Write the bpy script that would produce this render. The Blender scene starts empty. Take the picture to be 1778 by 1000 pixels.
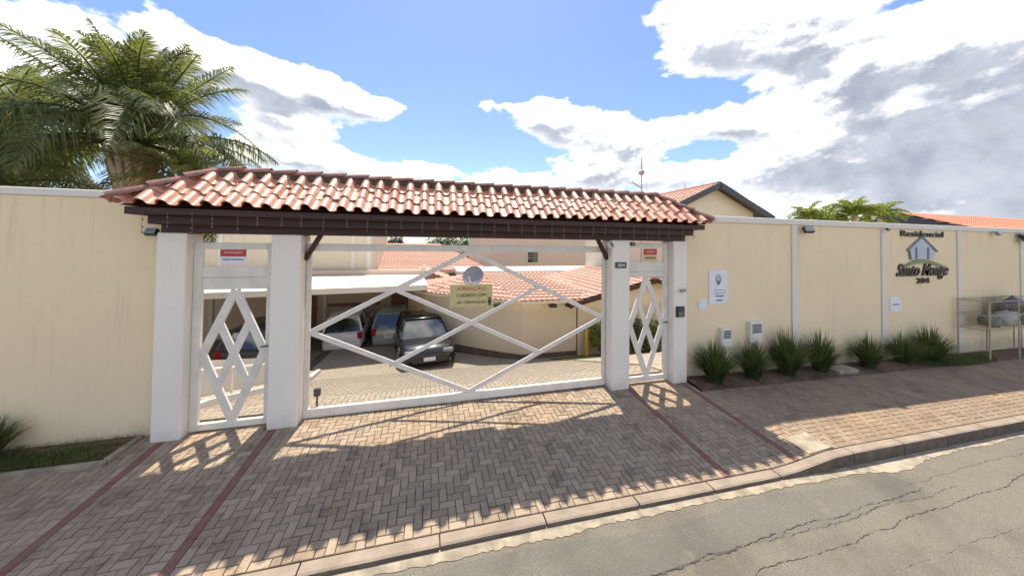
import bpy, bmesh, math, random
from mathutils import Vector, Matrix, Euler
import numpy as np
R = random.Random(7)
rad = math.radians
scene = bpy.context.scene
COL = scene.collection

# ------------------------------------------------------------------ camera
FPX, PPY, YAW, PITCH, ROLL, CAMY, CAMZ = 550.0, 411.28, 0.2547, 0.0198, 0.0126, -5.133, 2.5
_f = Vector((math.sin(YAW)*math.cos(PITCH), math.cos(YAW)*math.cos(PITCH), math.sin(PITCH)))
_r = Vector((math.cos(YAW), -math.sin(YAW), 0)); _u = _r.cross(_f)
_r2 = math.cos(ROLL)*_r + math.sin(ROLL)*_u; _u2 = -math.sin(ROLL)*_r + math.cos(ROLL)*_u
CAMP = Vector((0, CAMY, CAMZ))
cam_data = bpy.data.cameras.new('camera'); cam = bpy.data.objects.new('camera', cam_data); COL.objects.link(cam)
M3 = Matrix((_r2, _u2, -_f)).transposed()
cam.matrix_world = Matrix.Translation(CAMP) @ M3.to_4x4()
cam_data.sensor_fit = 'HORIZONTAL'; cam_data.sensor_width = 36.0
cam_data.lens = FPX/1778*36; cam_data.shift_y = (PPY-500)/1778
cam_data.clip_start = 0.05; cam_data.clip_end = 2000
scene.camera = cam
def ray(px, py): return _f + _r2*((px-889)/FPX) - _u2*((py-PPY)/FPX)
def atY(px, py, Y):
    v = ray(px, py); t = (Y-CAMY)/v.y; return CAMP + v*t
def atZ(px, py, Z):
    v = ray(px, py); t = (Z-CAMZ)/v.z; return CAMP + v*t
def project(p):
    v = Vector(p)-CAMP; d = v.dot(_f)
    if d < .1: return None
    return 889+FPX*v.dot(_r2)/d, PPY-FPX*v.dot(_u2)/d, d

# ------------------------------------------------------------------ sun, sky, exposure
SUN_TO = Vector((0.12, 1.0, 2.12)).normalized()
sd = bpy.data.lights.new('sun', 'SUN'); sd.energy = 2.45; sd.angle = rad(0.7); sd.color = (1.0, 0.92, 0.79)
sun = bpy.data.objects.new('sun', sd); COL.objects.link(sun)
sun.rotation_euler = (-SUN_TO).to_track_quat('-Z', 'Y').to_euler(); sun.location = (2, 12, 30)
world = bpy.data.worlds.new('World'); scene.world = world; world.use_nodes = True
scene.view_settings.view_transform = 'Standard'; scene.view_settings.look = 'None'
scene.view_settings.gamma = 1.0; scene.view_settings.exposure = 1.62; scene.view_settings.use_curve_mapping = False

class NT:
    """small wrapper to write node trees briefly"""
    def __init__(s, tree): s.t = tree; s.n = tree.nodes; s.l = tree.links
    def node(s, typ, **kw):
        n = s.n.new(typ)
        for k, v in kw.items(): setattr(n, k, v)
        return n
    def put(s, inp, v):
        if hasattr(v, 'is_output') or isinstance(v, bpy.types.NodeSocket): s.l.new(v, inp)
        elif v is not None: inp.default_value = v
    def math(s, op, a, b=None, c=None, clamp=False):
        n = s.node('ShaderNodeMath', operation=op, use_clamp=clamp)
        for i, v in enumerate((a, b, c)):
            if v is not None: s.put(n.inputs[i], v)
        return n.outputs[0]
    def mix(s, fac, a, b, blend='MIX'):
        n = s.node('ShaderNodeMix', data_type='RGBA', blend_type=blend)
        s.put(n.inputs[0], fac); s.put(n.inputs[6], a); s.put(n.inputs[7], b)
        return n.outputs[2]
    def noise(s, vec, scale, detail=4, rough=.55, out=0, dist=0):
        n = s.node('ShaderNodeTexNoise'); n.inputs['Scale'].default_value = scale; n.inputs['Detail'].default_value = detail
        n.inputs['Roughness'].default_value = rough; n.inputs['Distortion'].default_value = dist
        if vec is not None: s.l.new(vec, n.inputs['Vector'])
        return n.outputs[out]
    def ramp(s, v, lo, hi, a=0., b=1.):
        n = s.node('ShaderNodeMapRange', interpolation_type='SMOOTHSTEP')
        s.put(n.inputs['Value'], v); n.inputs['From Min'].default_value = lo; n.inputs['From Max'].default_value = hi
        n.inputs['To Min'].default_value = a; n.inputs['To Max'].default_value = b
        return n.outputs[0]
def c4(c): return (c[0], c[1], c[2], 1.0)

# cloud density as a node group of the view direction
def cloud_group():
    g = bpy.data.node_groups.new('cloud_density', 'ShaderNodeTree')
    g.interface.new_socket('Vector', in_out='INPUT', socket_type='NodeSocketVector')
    g.interface.new_socket('Density', in_out='OUTPUT', socket_type='NodeSocketFloat')
    t = NT(g); gi = t.node('NodeGroupInput'); go = t.node('NodeGroupOutput')
    sp = t.node('ShaderNodeSeparateXYZ'); t.l.new(gi.outputs[0], sp.inputs[0])
    az = t.math('ARCTAN2', sp.outputs[0], sp.outputs[1]); el = t.math('ARCSINE', sp.outputs[2])
    mp = t.node('ShaderNodeMapping'); t.l.new(gi.outputs[0], mp.inputs[0]); mp.inputs['Scale'].default_value = (1, 1, 1.75)
    n1 = t.noise(mp.outputs[0], 7.0, 10, .60); n2 = t.noise(mp.outputs[0], 1.7, 3, .5)
    d = t.math('MULTIPLY_ADD', t.math('SUBTRACT', n1, .5), 1.45, t.math('MULTIPLY', t.math('SUBTRACT', n2, .40), 1.1))  # extra cloud cover, unseen behind the camera, added to lift the shade
    blobs = [(320, 85, 60, 45, .50), (430, 120, 110, 60, .62), (560, 160, 110, 42, .60), (660, 190, 70, 22, .42),
             (60, 90, 150, 120, .55), (460, 215, 120, 26, .34), (540, 275, 160, 28, .55), (760, 304, 170, 14, .40),
             (828, 185, 30, 17, .55), (925, 180, 60, 40, .60), (1020, 215, 120, 50, .66), (1130, 245, 90, 34, .45), (1080, 305, 220, 26, .52),
             (1180, 60, 90, 65, .70), (1330, 70, 130, 75, .72), (1270, 215, 55, 22, .40), (1500, 90, 240, 110, .74), (1700, 230, 420, 150, .95), (1400, 270, 130, 90, .66), (1900, 150, 300, 200, .7),
             (780, 170, 640, 210, -.52), (800, 70, 280, 90, -.55), (1000, 70, 75, 70, -.40), (765, 232, 100, 34, -.55), (1185, 165, 95, 24, -.45), (1590, 0, 140, 13, -.35), (1235, 262, 60, 14, -.42), (580, 20, 200, 40, -.5)]
    for (x, y, rx, ry, a) in blobs:
        v = ray(x, y).normalized(); A = math.atan2(v.x, v.y); E = math.asin(v.z)
        va = ray(x+rx, y).normalized(); vb = ray(x, y-ry).normalized()
        sa = abs(math.atan2(va.x, va.y)-A)+1e-3; se = abs(math.asin(vb.z)-E)+1e-3
        qa = t.math('DIVIDE', t.math('SUBTRACT', az, A), sa); qe = t.math('DIVIDE', t.math('SUBTRACT', el, E), se)
        q = t.math('MULTIPLY_ADD', qa, qa, t.math('MULTIPLY', qe, qe))
        d = t.math('MULTIPLY_ADD', t.math('POWER', 2.718, t.math('MULTIPLY', q, -.75)), a, d)
    t.l.new(d, go.inputs[0])
    return g
def build_world():
    t = NT(world.node_tree)
    for n in list(t.n): t.n.remove(n)
    out = t.node('ShaderNodeOutputWorld'); bg = t.node('ShaderNodeBackground')
    sky = t.node('ShaderNodeTexSky', sky_type='NISHITA', sun_disc=False)
    sky.sun_elevation = math.asin(SUN_TO.z); sky.sun_rotation = math.atan2(SUN_TO.x, SUN_TO.y)
    sky.air_density = 1.0; sky.dust_density = 0.6; sky.ozone_density = 2.0; sky.altitude = 600
    tc = t.node('ShaderNodeTexCoord'); grp = cloud_group()
    nrm = t.node('ShaderNodeVectorMath', operation='NORMALIZE'); t.l.new(tc.outputs['Generated'], nrm.inputs[0])
    def dens(off):
        ad = t.node('ShaderNodeVectorMath', operation='ADD'); t.l.new(nrm.outputs[0], ad.inputs[0]); ad.inputs[1].default_value = off
        nn = t.node('ShaderNodeVectorMath', operation='NORMALIZE'); t.l.new(ad.outputs[0], nn.inputs[0])
        gn = t.node('ShaderNodeGroup'); gn.node_tree = grp; t.l.new(nn.outputs[0], gn.inputs[0]); return gn.outputs[0]
    d0 = dens((0, 0, 0)); d1 = dens((.01, .03, .065)); d2 = dens((.004, .012, .022))
    alpha = t.ramp(d0, .15, .33)
    # clouds: bright rims, grey where more cloud lies between them and the sun
    lump = t.math('SUBTRACT', d2, d0)
    thick = t.math('MULTIPLY_ADD', lump, 1.6, t.math('MULTIPLY_ADD', d1, .62, t.math('MULTIPLY', d0, .30)))
    sh = t.math('MULTIPLY', t.ramp(thick, .02, .85), t.ramp(d0, .16, .55))
    vary = t.ramp(t.noise(nrm.outputs[0], 7.5, 8, .62), .30, .70)
    grey = t.mix(vary, c4((1.35, 1.50, 1.85)), c4((2.3, 2.45, 2.75)))
    fine = t.ramp(t.math('SUBTRACT', d2, d0), -.10, .16)
    lit = t.mix(fine, c4((7.6, 7.4, 7.0)), c4((3.6, 3.7, 3.9)))
    ccol = t.mix(sh, lit, grey)
    # dim and tint the whole sky colour evenly
    skyc = t.mix(1.0, sky.outputs[0], c4((.60, .61, .68)), 'MULTIPLY')
    fin = t.mix(alpha, skyc, ccol)
    t.l.new(fin, bg.inputs[0]); bg.inputs[1].default_value = 0.10
    t.l.new(bg.outputs[0], out.inputs[0])
build_world()

# ------------------------------------------------------------------ materials
def new_mat(name):
    m = bpy.data.materials.new(name); m.use_nodes = True
    t = NT(m.node_tree); b = t.n['Principled BSDF']
    return m, t, b
def pos(t):   # world-space position
    return t.node('ShaderNodeNewGeometry').outputs['Position']
def obj_rand(t):
    a = t.node('ShaderNodeObjectInfo').outputs['Random']; b = t.node('ShaderNodeNewGeometry').outputs['Random Per Island']
    return t.math('FRACT', t.math('ADD', a, b))
def bump(t, b, h, strength=.3, dist=.01):
    n = t.node('ShaderNodeBump'); n.inputs['Strength'].default_value = strength; n.inputs['Distance'].default_value = dist
    t.l.new(h, n.inputs['Height']); t.l.new(n.outputs[0], b.inputs['Normal'])
def simple(name, col, rough=.6, metal=0, spec=.5, var=.12, scale=9, bmp=.0, bscale=60):
    m, t, b = new_mat(name); P = pos(t)
    n = t.noise(P, scale, 4, .6)
    f = t.ramp(n, .3, .7, 1-var, 1+var)
    mx = t.mix(1.0, c4(col), (1, 1, 1, 1), 'MULTIPLY'); cc = t.node('ShaderNodeCombineXYZ')
    for i in range(3): t.l.new(f, cc.inputs[i])
    t.l.new(cc.outputs[0], mx.node.inputs[7]); t.l.new(mx, b.inputs['Base Color'])
    b.inputs['Roughness'].default_value = rough; b.inputs['Metallic'].default_value = metal; b.inputs['Specular IOR Level'].default_value = spec
    if bmp: bump(t, b, t.noise(P, bscale, 5, .65), bmp, .006)
    return m
def plaster(name, col, stain=(.30, .25, .17), amt=.5):
    m, t, b = new_mat(name); P = pos(t)
    big = t.noise(P, .9, 5, .6); fine = t.noise(P, 14, 5, .65)
    mp = t.node('ShaderNodeMapping'); t.l.new(P, mp.inputs[0]); mp.inputs['Scale'].default_value = (9, 9, .55)
    drip = t.noise(mp.outputs[0], 1.0, 5, .65)
    c = t.mix(t.ramp(big, .35, .7, 0, .22), c4(col), c4([x*.80 for x in col]))
    c = t.mix(t.ramp(drip, .56, .80, 0, amt*.55), c, c4(stain))
    sp = t.node('ShaderNodeSeparateXYZ'); t.l.new(P, sp.inputs[0])
    # rain splash dirt with a ragged upper edge just above the ground
    spl = t.math('MULTIPLY_ADD', t.noise(P, 5, 6, .7), .55, t.math('MULTIPLY', sp.outputs[2], -1.0))
    c = t.mix(t.ramp(spl, .15, .52, 0, amt), c, c4(stain))
    mp2 = t.node('ShaderNodeMapping'); t.l.new(P, mp2.inputs[0]); mp2.inputs['Scale'].default_value = (16, 16, .35)
    run = t.math('MULTIPLY', t.ramp(t.noise(mp2.outputs[0], 1.0, 4, .6), .60, .82), t.ramp(t.math('MULTIPLY_ADD', t.noise(P, 3.5, 4), 1.2, sp.outputs[2]), 2.4, 3.5, 0, .5))   # run-off streaks below the coping
    c = t.mix(run, c, c4(stain))
    c = t.mix(t.ramp(fine, .4, .7, 0, .10), c, c4([x*.7 for x in col]))
    t.l.new(c, b.inputs['Base Color']); b.inputs['Roughness'].default_value = .88; b.inputs['Specular IOR Level'].default_value = .25
    bump(t, b, t.math('ADD', t.noise(P, 55, 6, .7), t.math('MULTIPLY', t.noise(P, 3, 3), 1.5)), .22, .008)
    return m
M = {}
M['wall'] = plaster('cream_wall_paint', (.86, .695, .455))
M['wall2'] = plaster('cream_house_paint', (.80, .70, .53), amt=.35)
M['wall3'] = plaster('beige_house_paint', (.72, .63, .48), amt=.3)
M['wall4'] = plaster('pinkish_plaster', (.70, .56, .44), amt=.4)
M['white'] = plaster('white_post_paint', (.86, .785, .69), stain=(.42, .37, .30), amt=.4)
M['coping'] = plaster('white_coping_paint', (.76, .71, .63), stain=(.30, .28, .25), amt=.4)
M['gate'] = simple('white_gate_enamel', (.72, .67, .59), .42, var=.08, scale=5)
M['wood'] = None
def wood():
    m, t, b = new_mat('dark_stained_wood'); P = pos(t)
    mp = t.node('ShaderNodeMapping'); t.l.new(P, mp.inputs[0]); mp.inputs['Scale'].default_value = (2, 30, 30)
    g = t.noise(mp.outputs[0], 1.5, 6, .6)
    c = t.mix(t.ramp(g, .3, .7), c4((.026, .008, .0062)), c4((.068, .020, .0125)))
    c = t.mix(t.ramp(t.noise(P, 2.2, 4), .45, .75, 0, .6), c, c4((.022, .012, .011)))
    t.l.new(c, b.inputs['Base Color']); b.inputs['Roughness'].default_value = .55; bump(t, b, g, .3, .004); return m
M['wood'] = wood()
def tile_mat(name, a, bcol, dark, rough=.34, dirt=.45):
    m, t, b = new_mat(name); P = pos(t); r = obj_rand(t)
    c = t.mix(r, c4(a), c4(bcol))
    c = t.mix(t.ramp(t.noise(P, 11, 5, .65), .46, .74, 0, dirt), c, c4(dark))
    c = t.mix(t.ramp(t.noise(P, 46, 4, .6), .60, .78, 0, .30), c, c4((.55, .42, .33)))
    t.l.new(c, b.inputs['Base Color']); b.inputs['Specular IOR Level'].default_value = .8
    t.l.new(t.ramp(t.noise(P, 20, 4), .3, .7, rough-.04, rough+.16), b.inputs['Roughness'])
    bump(t, b, t.noise(P, 30, 2, .5), .05, .003); return m
M['tile'] = tile_mat('terracotta_tile', (.50, .185, .095), (.62, .35, .225), (.20, .085, .055), .42, .5)
_tb = M['tile'].node_tree.nodes['Principled BSDF']; _tb.inputs['Coat Weight'].default_value = .35; _tb.inputs['Coat Roughness'].default_value = .40; _tb.inputs['Coat IOR'].default_value = 1.5
M['ridge'] = tile_mat('ridge_tile_shade_tone', (.22, .085, .055), (.32, .14, .09), (.05, .034, .03), .5, .85)  # shaded-side darkness put into the cap colour, along with some dirt
M['tile_far'] = tile_mat('faded_roof_tile', (.43, .195, .125), (.50, .25, .17), (.28, .125, .085), .7, .35)
M['tile_far2'] = tile_mat('orange_roof_tile', (.56, .20, .10), (.60, .25, .14), (.36, .14, .09), .7, .3)
def paver_mat(name, a, bcol, dirtc, brown):
    m, t, b = new_mat(name); P = pos(t); r = obj_rand(t)
    c = t.mix(r, c4(a), c4(bcol))
    sp = t.node('ShaderNodeSeparateXYZ'); t.l.new(P, sp.inputs[0])
    if brown:   # iron-red soil trodden over the paving beside the planting beds
        out = t.math('MAXIMUM', t.ramp(t.math('MULTIPLY_ADD', t.noise(P, 1.3, 4), .9, sp.outputs[0]), 5.2, 6.4), t.ramp(t.math('MULTIPLY_ADD', t.noise(P, 1.3, 4), -.9, sp.outputs[0]), -3.9, -4.9))
        c = t.mix(t.math('MULTIPLY', out, t.ramp(t.noise(P, 2.3, 5, .65), .25, .65, .25, .8)), c, c4((.235, .170, .118)))
        c = t.mix(t.ramp(t.noise(P, .8, 3), .48, .66, 0, .38), c, c4((.38, .25, .145)))
    c = t.mix(t.ramp(t.noise(P, 3.1, 5, .65), .50, .72, 0, .62), c, c4(dirtc))
    c = t.mix(t.ramp(t.noise(P, 38, 4, .65), .52, .72, 0, .45), c, c4([x*.5 for x in a]))
    t.l.new(c, b.inputs['Base Color']); b.inputs['Roughness'].default_value = .9; b.inputs['Specular IOR Level'].default_value = .2
    bump(t, b, t.noise(P, 120, 5, .7), .5, .004); return m
M['paver'] = paver_mat('sidewalk_paver', (.285, .218, .150), (.395, .305, .215), (.120, .092, .069), True)
M['paver_in'] = paver_mat('courtyard_paver', (.30, .255, .195), (.335, .285, .22), (.25, .205, .155), False)
M['joint'] = simple('sandy_joint_soil', (.10, .077, .055), .95, var=.3, bmp=.4)
def red_mat():
    m, t, b = new_mat('worn_red_border'); P = pos(t)
    c = t.mix(t.ramp(t.noise(P, 6, 6, .7), .40, .66), c4((.24, .085, .068)), c4((.20, .135, .10)))
    c = t.mix(t.ramp(t.noise(P, 30, 4, .6), .5, .7, 0, .5), c, c4((.10, .06, .05)))
    t.l.new(c, b.inputs['Base Color']); b.inputs['Roughness'].default_value = .9; bump(t, b, t.noise(P, 90, 5, .7), .4, .005); return m
M['red'] = red_mat()
M['kerb'] = simple('kerb_concrete', (.27, .215, .165), .9, var=.3, scale=4, bmp=.45)
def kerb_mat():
    m, t, b = new_mat('kerb_concrete_dark_faces'); P = pos(t); g = t.node('ShaderNodeNewGeometry')
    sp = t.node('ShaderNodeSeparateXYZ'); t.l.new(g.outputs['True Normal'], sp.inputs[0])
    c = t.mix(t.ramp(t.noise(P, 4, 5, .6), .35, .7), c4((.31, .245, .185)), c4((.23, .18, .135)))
    face_dark = t.math('MULTIPLY', t.ramp(sp.outputs[2], .25, .75, 1., 0.), t.ramp(t.noise(P, 6, 6, .7), .25, .6, .55, 1.0))   # upright faces mixed darker than the top, by surface normal
    c = t.mix(face_dark, c, c4((.095, .072, .052)))
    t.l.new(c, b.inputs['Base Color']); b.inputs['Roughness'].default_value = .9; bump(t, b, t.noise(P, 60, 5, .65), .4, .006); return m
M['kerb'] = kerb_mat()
M['concrete'] = simple('pale_concrete', (.30, .25, .18), .9, var=.3, scale=6, bmp=.35)
def asphalt(name, a, bcol, rough, patchy=True):
    m, t, b = new_mat(name); P = pos(t)
    v = t.node('ShaderNodeTexVoronoi'); v.inputs['Scale'].default_value = 75; t.l.new(P, v.inputs['Vector'])
    c = t.mix(t.ramp(v.outputs['Distance'], .05, .55), c4([x*.75 for x in a]), c4([x*1.12 for x in bcol]))
    c = t.mix(t.ramp(t.noise(P, .9, 5, .6), .42, .68, 0, .6), c, c4([x*.72 for x in a]))
    c = t.mix(t.ramp(t.noise(P, 70, 3), .62, .74, 0, .55), c, c4((.34, .31, .26)))
    c = t.mix(t.ramp(t.noise(P, 2.4, 6, .7), .58, .74, 0, .35), c, c4((.30, .26, .19)))
    t.l.new(c, b.inputs['Base Color']); b.inputs['Roughness'].default_value = rough; b.inputs['Specular IOR Level'].default_value = .3
    bump(t, b, t.math('ADD', v.outputs['Distance'], t.noise(P, 160, 4, .7)), .55, .006); return m
M['asphalt'] = asphalt('worn_asphalt', (.130, .115, .088), (.165, .147, .113), .9)
M['asphalt2'] = asphalt('asphalt_patch', (.118, .107, .089), (.142, .130, .108), .85)
M['crack'] = simple('crack_tar', (.05, .045, .038), .9)
M['soil'] = simple('red_brown_soil', (.13, .080, .048), .95, var=.4, scale=8, bmp=.7, bscale=40)
M['grassbase'] = simple('grassy_soil', (.13, .085, .045), .95, var=.4, scale=9, bmp=.6)
M['terrain'] = simple('dry_ground', (.22, .18, .11), .95, var=.3, scale=.6, bmp=.4)
def leaf(name, a, bcol, trans=.35, rough=.45):
    m, t, b = new_mat(name); r = obj_rand(t); P = pos(t)
    c = t.mix(r, c4(a), c4(bcol)); c = t.mix(t.ramp(t.noise(P, 2.5, 3), .35, .7, 0, .5), c, c4([x*.6 for x in a]))
    t.l.new(c, b.inputs['Base Color']); b.inputs['Roughness'].default_value = rough; b.inputs['Specular IOR Level'].default_value = .4
    tr = t.node('ShaderNodeBsdfTranslucent'); t.l.new(t.mix(.5, c, c4((.34, .38, .07))), tr.inputs[0])
    mx = t.node('ShaderNodeMixShader'); mx.inputs[0].default_value = trans
    t.l.new(b.outputs[0], mx.inputs[1]); t.l.new(tr.outputs[0], mx.inputs[2])
    t.l.new(mx.outputs[0], t.n['Material Output'].inputs[0]); return m
M['palm'] = leaf('palm_leaf', (.070, .096, .032), (.150, .170, .060), .45)
M['palm2'] = leaf('areca_leaf', (.070, .095, .030), (.17, .18, .050), .40)
M['palmy'] = leaf('yellow_green_palm_leaf', (.17, .23, .03), (.28, .33, .05), .5)
M['dry'] = leaf('dry_frond', (.32, .17, .055), (.42, .24, .09), .3)
M['blade'] = leaf('strappy_leaf', (.052, .088, .028), (.135, .175, .06), .35, .4)
M['grass'] = leaf('lawn_blade', (.07, .10, .02), (.14, .16, .045), .3)
M['shrub'] = leaf('shrub_leaf', (.05, .085, .02), (.11, .15, .04), .35)
M['treefar'] = leaf('far_tree_leaf', (.035, .065, .025), (.07, .11, .045), .2)
M['trunk'] = simple('palm_trunk_bark', (.58, .50, .37), .9, var=.35, scale=6, bmp=.6, bscale=25)
M['bark'] = simple('grey_bark', (.14, .11, .08), .9, var=.3, bmp=.6)
M['black'] = simple('black_plastic', (.018, .018, .02), .4)
M['grey'] = simple('grey_metal', (.30, .30, .30), .45, .4)
M['dgrey'] = simple('dark_grey_paint', (.065, .063, .065), .55)
M['signw'] = simple('white_sign_sheet', (.74, .75, .80), .5, var=.05)
M['signr'] = simple('red_sign_print', (.52, .035, .030), .5, var=.06)
M['signy'] = simple('cream_yellow_sign', (.60, .50, .24), .55, var=.08)
M['ink'] = simple('dark_brown_lettering', (.045, .028, .018), .5)
M['inkg'] = simple('grey_print', (.16, .18, .19), .6)
M['emblem'] = simple('pale_blue_grey_emblem', (.42, .46, .52), .5, var=.05)
M['hill'] = simple('green_swoosh', (.16, .22, .075), .5)
M['yellow'] = simple('yellow_post_paint', (.62, .38, .04), .5)
M['carblack'] = simple('black_car_paint', (.012, .012, .015), .22, spec=.6, var=.05)
M['carwhite'] = simple('white_car_paint', (.70, .71, .73), .25, var=.03)
M['carsilver'] = simple('silver_car_paint', (.36, .42, .44), .3, .3, var=.03)
M['cargrey'] = simple('charcoal_car_paint', (.05, .05, .055), .25, var=.03)
M['glass'] = simple('car_glass', (.012, .016, .02), .04, spec=.9, var=.02)
M['glass'].node_tree.nodes['Principled BSDF'].inputs['Coat Weight'].default_value = 1.0
M['tyre'] = simple('tyre_rubber', (.02, .02, .02), .85)
M['rim'] = simple('alloy_rim', (.40, .40, .42), .35, .7)
M['lampred'] = simple('red_tail_lens', (.38, .012, .012), .2)
M['lampclear'] = simple('clear_lens', (.22, .23, .24), .12)
M['plate'] = simple('number_plate_face', (.62, .62, .62), .5)
M['wdoor'] = simple('brown_door_wood', (.17, .075, .04), .6, var=.25)
M['bagd'] = simple('black_bin_bag', (.02, .019, .022), .35, bmp=.6, bscale=20)
M['bagg'] = simple('green_grey_bag', (.15, .17, .11), .45, bmp=.6, bscale=20)
M['bagw'] = simple('pale_bag', (.50, .48, .43), .45, bmp=.6, bscale=20)
M['wire'] = simple('thin_wire', (.17, .13, .125), .5)
M['galv'] = simple('galvanised_wire', (.42, .36, .25), .6, .1)

# ------------------------------------------------------------------ mesh helpers
def link(o, parent=None):
    COL.objects.link(o)
    if parent is not None: o.parent = parent
    return o
def from_bm(name, bm, mat, parent=None, smooth=False):
    me = bpy.data.meshes.new(name); bm.to_mesh(me); bm.free()
    if mat is not None:
        for mm in (mat if isinstance(mat, (list, tuple)) else [mat]): me.materials.append(mm)
    if smooth:
        for p in me.polygons: p.use_smooth = True
    return link(bpy.data.objects.new(name, me), parent)
def from_py(name, v, f, mat, parent=None, smooth=False):
    me = bpy.data.meshes.new(name); me.from_pydata(v, [], f); me.update(); me.materials.append(mat)
    if smooth:
        for p in me.polygons: p.use_smooth = True
    return link(bpy.data.objects.new(name, me), parent)
def tag(o, label=None, cat=None, group=None, kind=None):
    if label: o['label'] = label
    if cat: o['category'] = cat
    if group: o['group'] = group
    if kind: o['kind'] = kind
    return o
def empty(name, loc, label, cat, group=None):
    o = link(bpy.data.objects.new(name, None)); o.empty_display_size = .2
    o.location = loc; tag(o, label, cat, group); return o
def bbox(bm, x0, x1, y0, y1, z0, z1, bev=.0, mtx=None):
    r = bmesh.ops.create_cube(bm, size=1.0)
    for v in r['verts']:
        v.co = Vector((x0+(v.co.x+.5)*(x1-x0), y0+(v.co.y+.5)*(y1-y0), z0+(v.co.z+.5)*(z1-z0)))
        if mtx: v.co = mtx @ v.co
    if bev:
        es = list({e for v in r['verts'] for e in v.link_edges})
        bmesh.ops.bevel(bm, geom=es, offset=bev, segments=1, affect='EDGES', profile=.5)
def box(name, x0, x1, y0, y1, z0, z1, mat, parent=None, bev=.006, base=None):
    bm = bmesh.new(); b = base or (0, 0, 0)
    bbox(bm, x0-b[0], x1-b[0], y0-b[1], y1-b[1], z0-b[2], z1-b[2], bev)
    return from_bm(name, bm, mat, parent)
def tube(bm, pts, r, n=6, cap=True):
    pts = [Vector(p) for p in pts]; rings = []
    for i, p in enumerate(pts):
        d = (pts[min(i+1, len(pts)-1)]-pts[max(i-1, 0)]).normalized()
        a = d.orthogonal().normalized() if abs(d.z) > .99 else d.cross(Vector((0, 0, 1))).normalized()
        b = d.cross(a); rr = r[i] if isinstance(r, (list, tuple)) else r
        rings.append([bm.verts.new(p+(a*math.cos(2*math.pi*k/n)+b*math.sin(2*math.pi*k/n))*rr) for k in range(n)])
    for i in range(len(rings)-1):
        for k in range(n): bm.faces.new((rings[i][k], rings[i][(k+1) % n], rings[i+1][(k+1) % n], rings[i+1][k]))
    if cap:
        bm.faces.new(rings[0][::-1]); bm.faces.new(rings[-1])
def bar(bm, a, b, w, y0, y1):
    """flat bar in the XZ plane from a to b (x,z), width w, between y0 and y1"""
    a = Vector(a); b = Vector(b); d = (b-a).normalized(); n = Vector((-d.y, d.x))*w/2
    P = [a+n, a-n, b-n, b+n]
    v = [bm.verts.new((p.x, y, p.y)) for y in (y0, y1) for p in P]
    for f in ((0, 1, 2, 3), (7, 6, 5, 4), (0, 4, 5, 1), (1, 5, 6, 2), (2, 6, 7, 3), (3, 7, 4, 0)): bm.faces.new([v[i] for i in f])
def text_mesh(name, s, size, mat, parent, loc, width=None, shear=0, depth=.006, bold=0, align='CENTER', height=None):
    cu = bpy.data.curves.new(name, 'FONT'); cu.body = s; cu.size = size; cu.shear = shear; cu.extrude = depth/2; cu.offset = bold
    cu.align_x = align; cu.align_y = 'CENTER'; cu.resolution_u = 3
    ob = bpy.data.objects.new(name, cu); COL.objects.link(ob)
    dg = bpy.context.evaluated_depsgraph_get(); me = bpy.data.meshes.new_from_object(ob.evaluated_get(dg))
    bpy.data.objects.remove(ob); bpy.data.curves.remove(cu)
    co = np.zeros(len(me.vertices)*3); me.vertices.foreach_get('co', co); co = co.reshape(-1, 3)
    cx = (co[:, 0].max()+co[:, 0].min())/2; cy = (co[:, 1].max()+co[:, 1].min())/2
    sx = width/(co[:, 0].max()-co[:, 0].min()) if width else 1; sy = height/(co[:, 1].max()-co[:, 1].min()) if height else (1 if not width else 1)
    new = np.stack([(co[:, 0]-cx)*sx, -co[:, 2], (co[:, 1]-cy)*sy], 1)   # stands in XZ, faces -Y
    me.vertices.foreach_set('co', new.ravel()); me.update(); me.materials.clear(); me.materials.append(mat)
    o = link(bpy.data.objects.new(name, me), parent); o.location = loc; return o
def strip(bm, pts, w, up=Vector((0, 0, 1)), taper=True):
    """leaf blade along pts"""
    prev = None; n = len(pts)
    for i, p in enumerate(pts):
        d = (pts[min(i+1, n-1)]-pts[max(i-1, 0)])
        s = d.cross(up)
        if s.length < 1e-6: s = Vector((1, 0, 0))
        s.normalize(); k = i/(n-1); ww = w*(min(1, .45+k*2.2) if k < .3 else (1-k)/.7*1.0 if taper else 1)/2
        if i == n-1 and taper: cur = [bm.verts.new(p)]
        else: cur = [bm.verts.new(p-s*ww), bm.verts.new(p+s*ww)]
        if prev:
            if len(cur) == 2: bm.faces.new((prev[0], prev[1], cur[1], cur[0]))
            else: bm.faces.new((prev[0], prev[1], cur[0]))
        prev = cur

# ------------------------------------------------------------------ ground levels
def smooth(a, b, x): k = min(1, max(0, (x-a)/(b-a))); return k*k*(3-2*k)
def z_wall(X): return -.126 - .004*X - .018*max(0, X-5)          # pavement at the wall and gate line
def z_road(X): return -.325 - .022*(X-1) if X > 1 else -.325 - .008*(X-1)
def z_kerb(X):                                                    # dropped in front of the drive, full height beside it
    lift = .045 + .115*smooth(4.25, 5.5, X) + .08*smooth(-4.3, -5.6, -(-X)) if X > 0 else .045 + .08*(1-smooth(-5.6, -4.3, X))
    return z_road(X) + lift
KY = -2.13
def z_side(X, Y):
    k = min(1, max(0, (Y-KY)/(-KY))); return z_kerb(X)*(1-k) + z_wall(X)*k
RAMP = [(.45, -.115), (.9, -.16), (6.2, -1.90), (7.2, -2.0), (12.5, -2.32), (30, -2.9), (120, -4)]
def z_court(Y):
    if Y <= RAMP[0][0]: return RAMP[0][1]
    for (a, za), (b, zb) in zip(RAMP, RAMP[1:]):
        if Y <= b: return za+(zb-za)*(Y-a)/(b-a)
    return RAMP[-1][1]

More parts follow.
